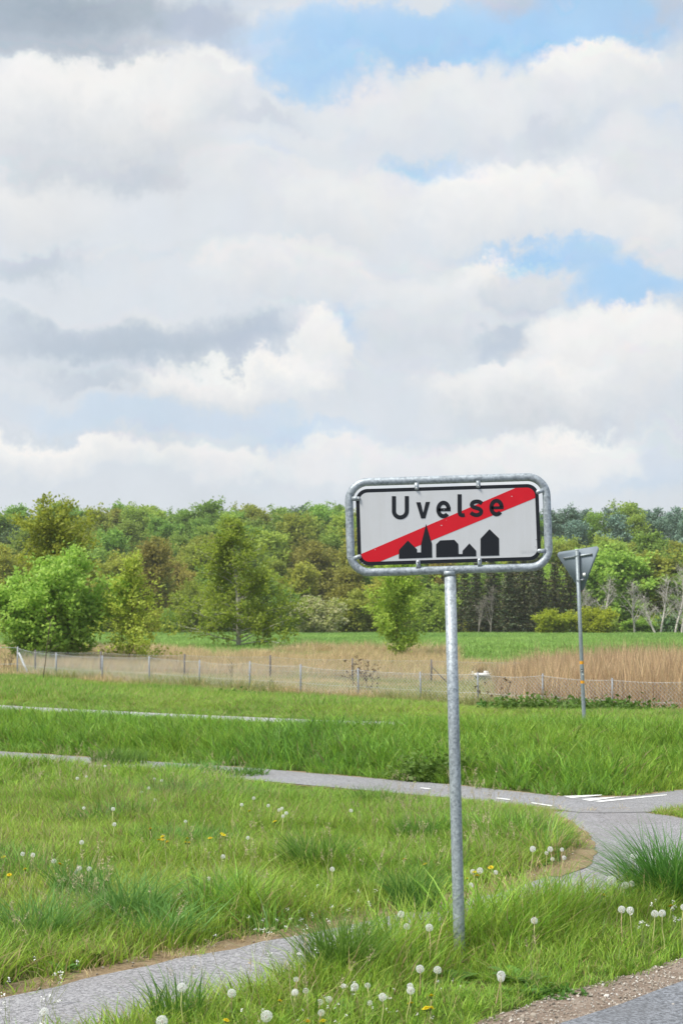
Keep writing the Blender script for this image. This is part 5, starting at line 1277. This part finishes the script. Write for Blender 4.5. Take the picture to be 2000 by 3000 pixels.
# --- thin white wildflowers
M['cress'] = plain('tiny_white_petals', (.78, .78, .74), .7); M['thin'] = plain('thin_green_stem', (.22, .26, .09), .7)
def cress(seed, L):
    r_ = np.random.default_rng(seed); st = MB(); fl = MB()
    for b in range(4):
        p, ra = limb([0, 0, -.02], [r_.normal(0, .35), r_.normal(0, .35), 1], L*r_.uniform(.6, 1.05), .0014, .0007, r_, .25, 7); st.tube(p, ra, 4, cap=False)
        v, f = leaf_quads(p[-1]+r_.normal(0, .006, (14, 3)), .009, r_, .6, .8); fl.addq(v, f)
        for q in range(12):
            k = r_.integers(2, 7); c = p[k]+(p[k]-p[k-1])*r_.random(); e = r_.normal(0, 1, 3)*[1, 1, .3]; e /= np.linalg.norm(e); st.tube([c, c+e*.012, c+e*.014+[0, 0, .003]], [.0004, .0005, .0016], 3, cap=False)
    return st.mesh('stem', M['thin']), fl.mesh('blossom', M['cress'])
CR = [cress(i, .36) for i in range(4)]
for cl, pts, lb in (('white wildflowers over the walkway', ((905, 2590), (870, 2640), (860, 2660), (742, 2672), (780, 2670), (970, 2680), (830, 2720), (935, 2705), (845, 2735), (990, 2640), (1060, 2600)), 'thin stalk with tiny white flowers between the walkway and the lawn'),
                    ('white wildflowers at the bottom left', ((30, 2873), (60, 2960), (125, 2845), (140, 2800), (190, 2930), (20, 2950)), 'thin branching stalk with tiny white flowers at the bottom left'),
                    ('white wildflowers at the right edge', ((1930, 2632), (1980, 2635), (1870, 2645), (1895, 2650), (1965, 2650), (1990, 2650)), 'thin stalk with small pale buds at the right edge of the verge'),
                    ('white wildflowers in the verge', ((1010, 2900), (1060, 2860), (1130, 2880), (1160, 2930), (880, 2950), (980, 2950), (760, 2940), (1240, 2960), (1290, 2850)), 'small stalk with tiny white flowers among the dandelions below the sign')):
    for (px, py), row, od in ranked(pts, (), ('',)):
        k = random.uniform(.35, .6) if 'among' in lb else random.uniform(.6, .9)
        p = floor_at(px, py, .33*k); o = empty('white_wildflower', p, (0, 0, random.uniform(0, 6.28))); o.scale = (k, k, k); tag(o, lb+', '+od, 'wildflower', cl)
        a, b = random.choice(CR); link('stem', a, o); tag(link('blossom', b, o), kind='stuff')

# ------------------------------------------------------------------ light haze in the air over the fields
hz = MB(); hz.box((0, 4600, 14.5), (9000, 9600, 34)); hzm = bpy.data.materials.new('thin_haze'); hzm.use_nodes = True
hn = NT(hzm.node_tree); hn.n.clear(); ho = hn.new('ShaderNodeOutputMaterial'); hv_ = hn.new('ShaderNodeVolumePrincipled')
hv_.inputs['Color'].default_value = (.98, .98, .97, 1); hv_.inputs['Density'].default_value = 0.00022; hv_.inputs['Anisotropy'].default_value = 0.2
hn.l.new(hv_.outputs[0], ho.inputs['Volume']); tag(hz.build('haze', hzm), kind='stuff')
scene.cycles.volume_bounces = 1
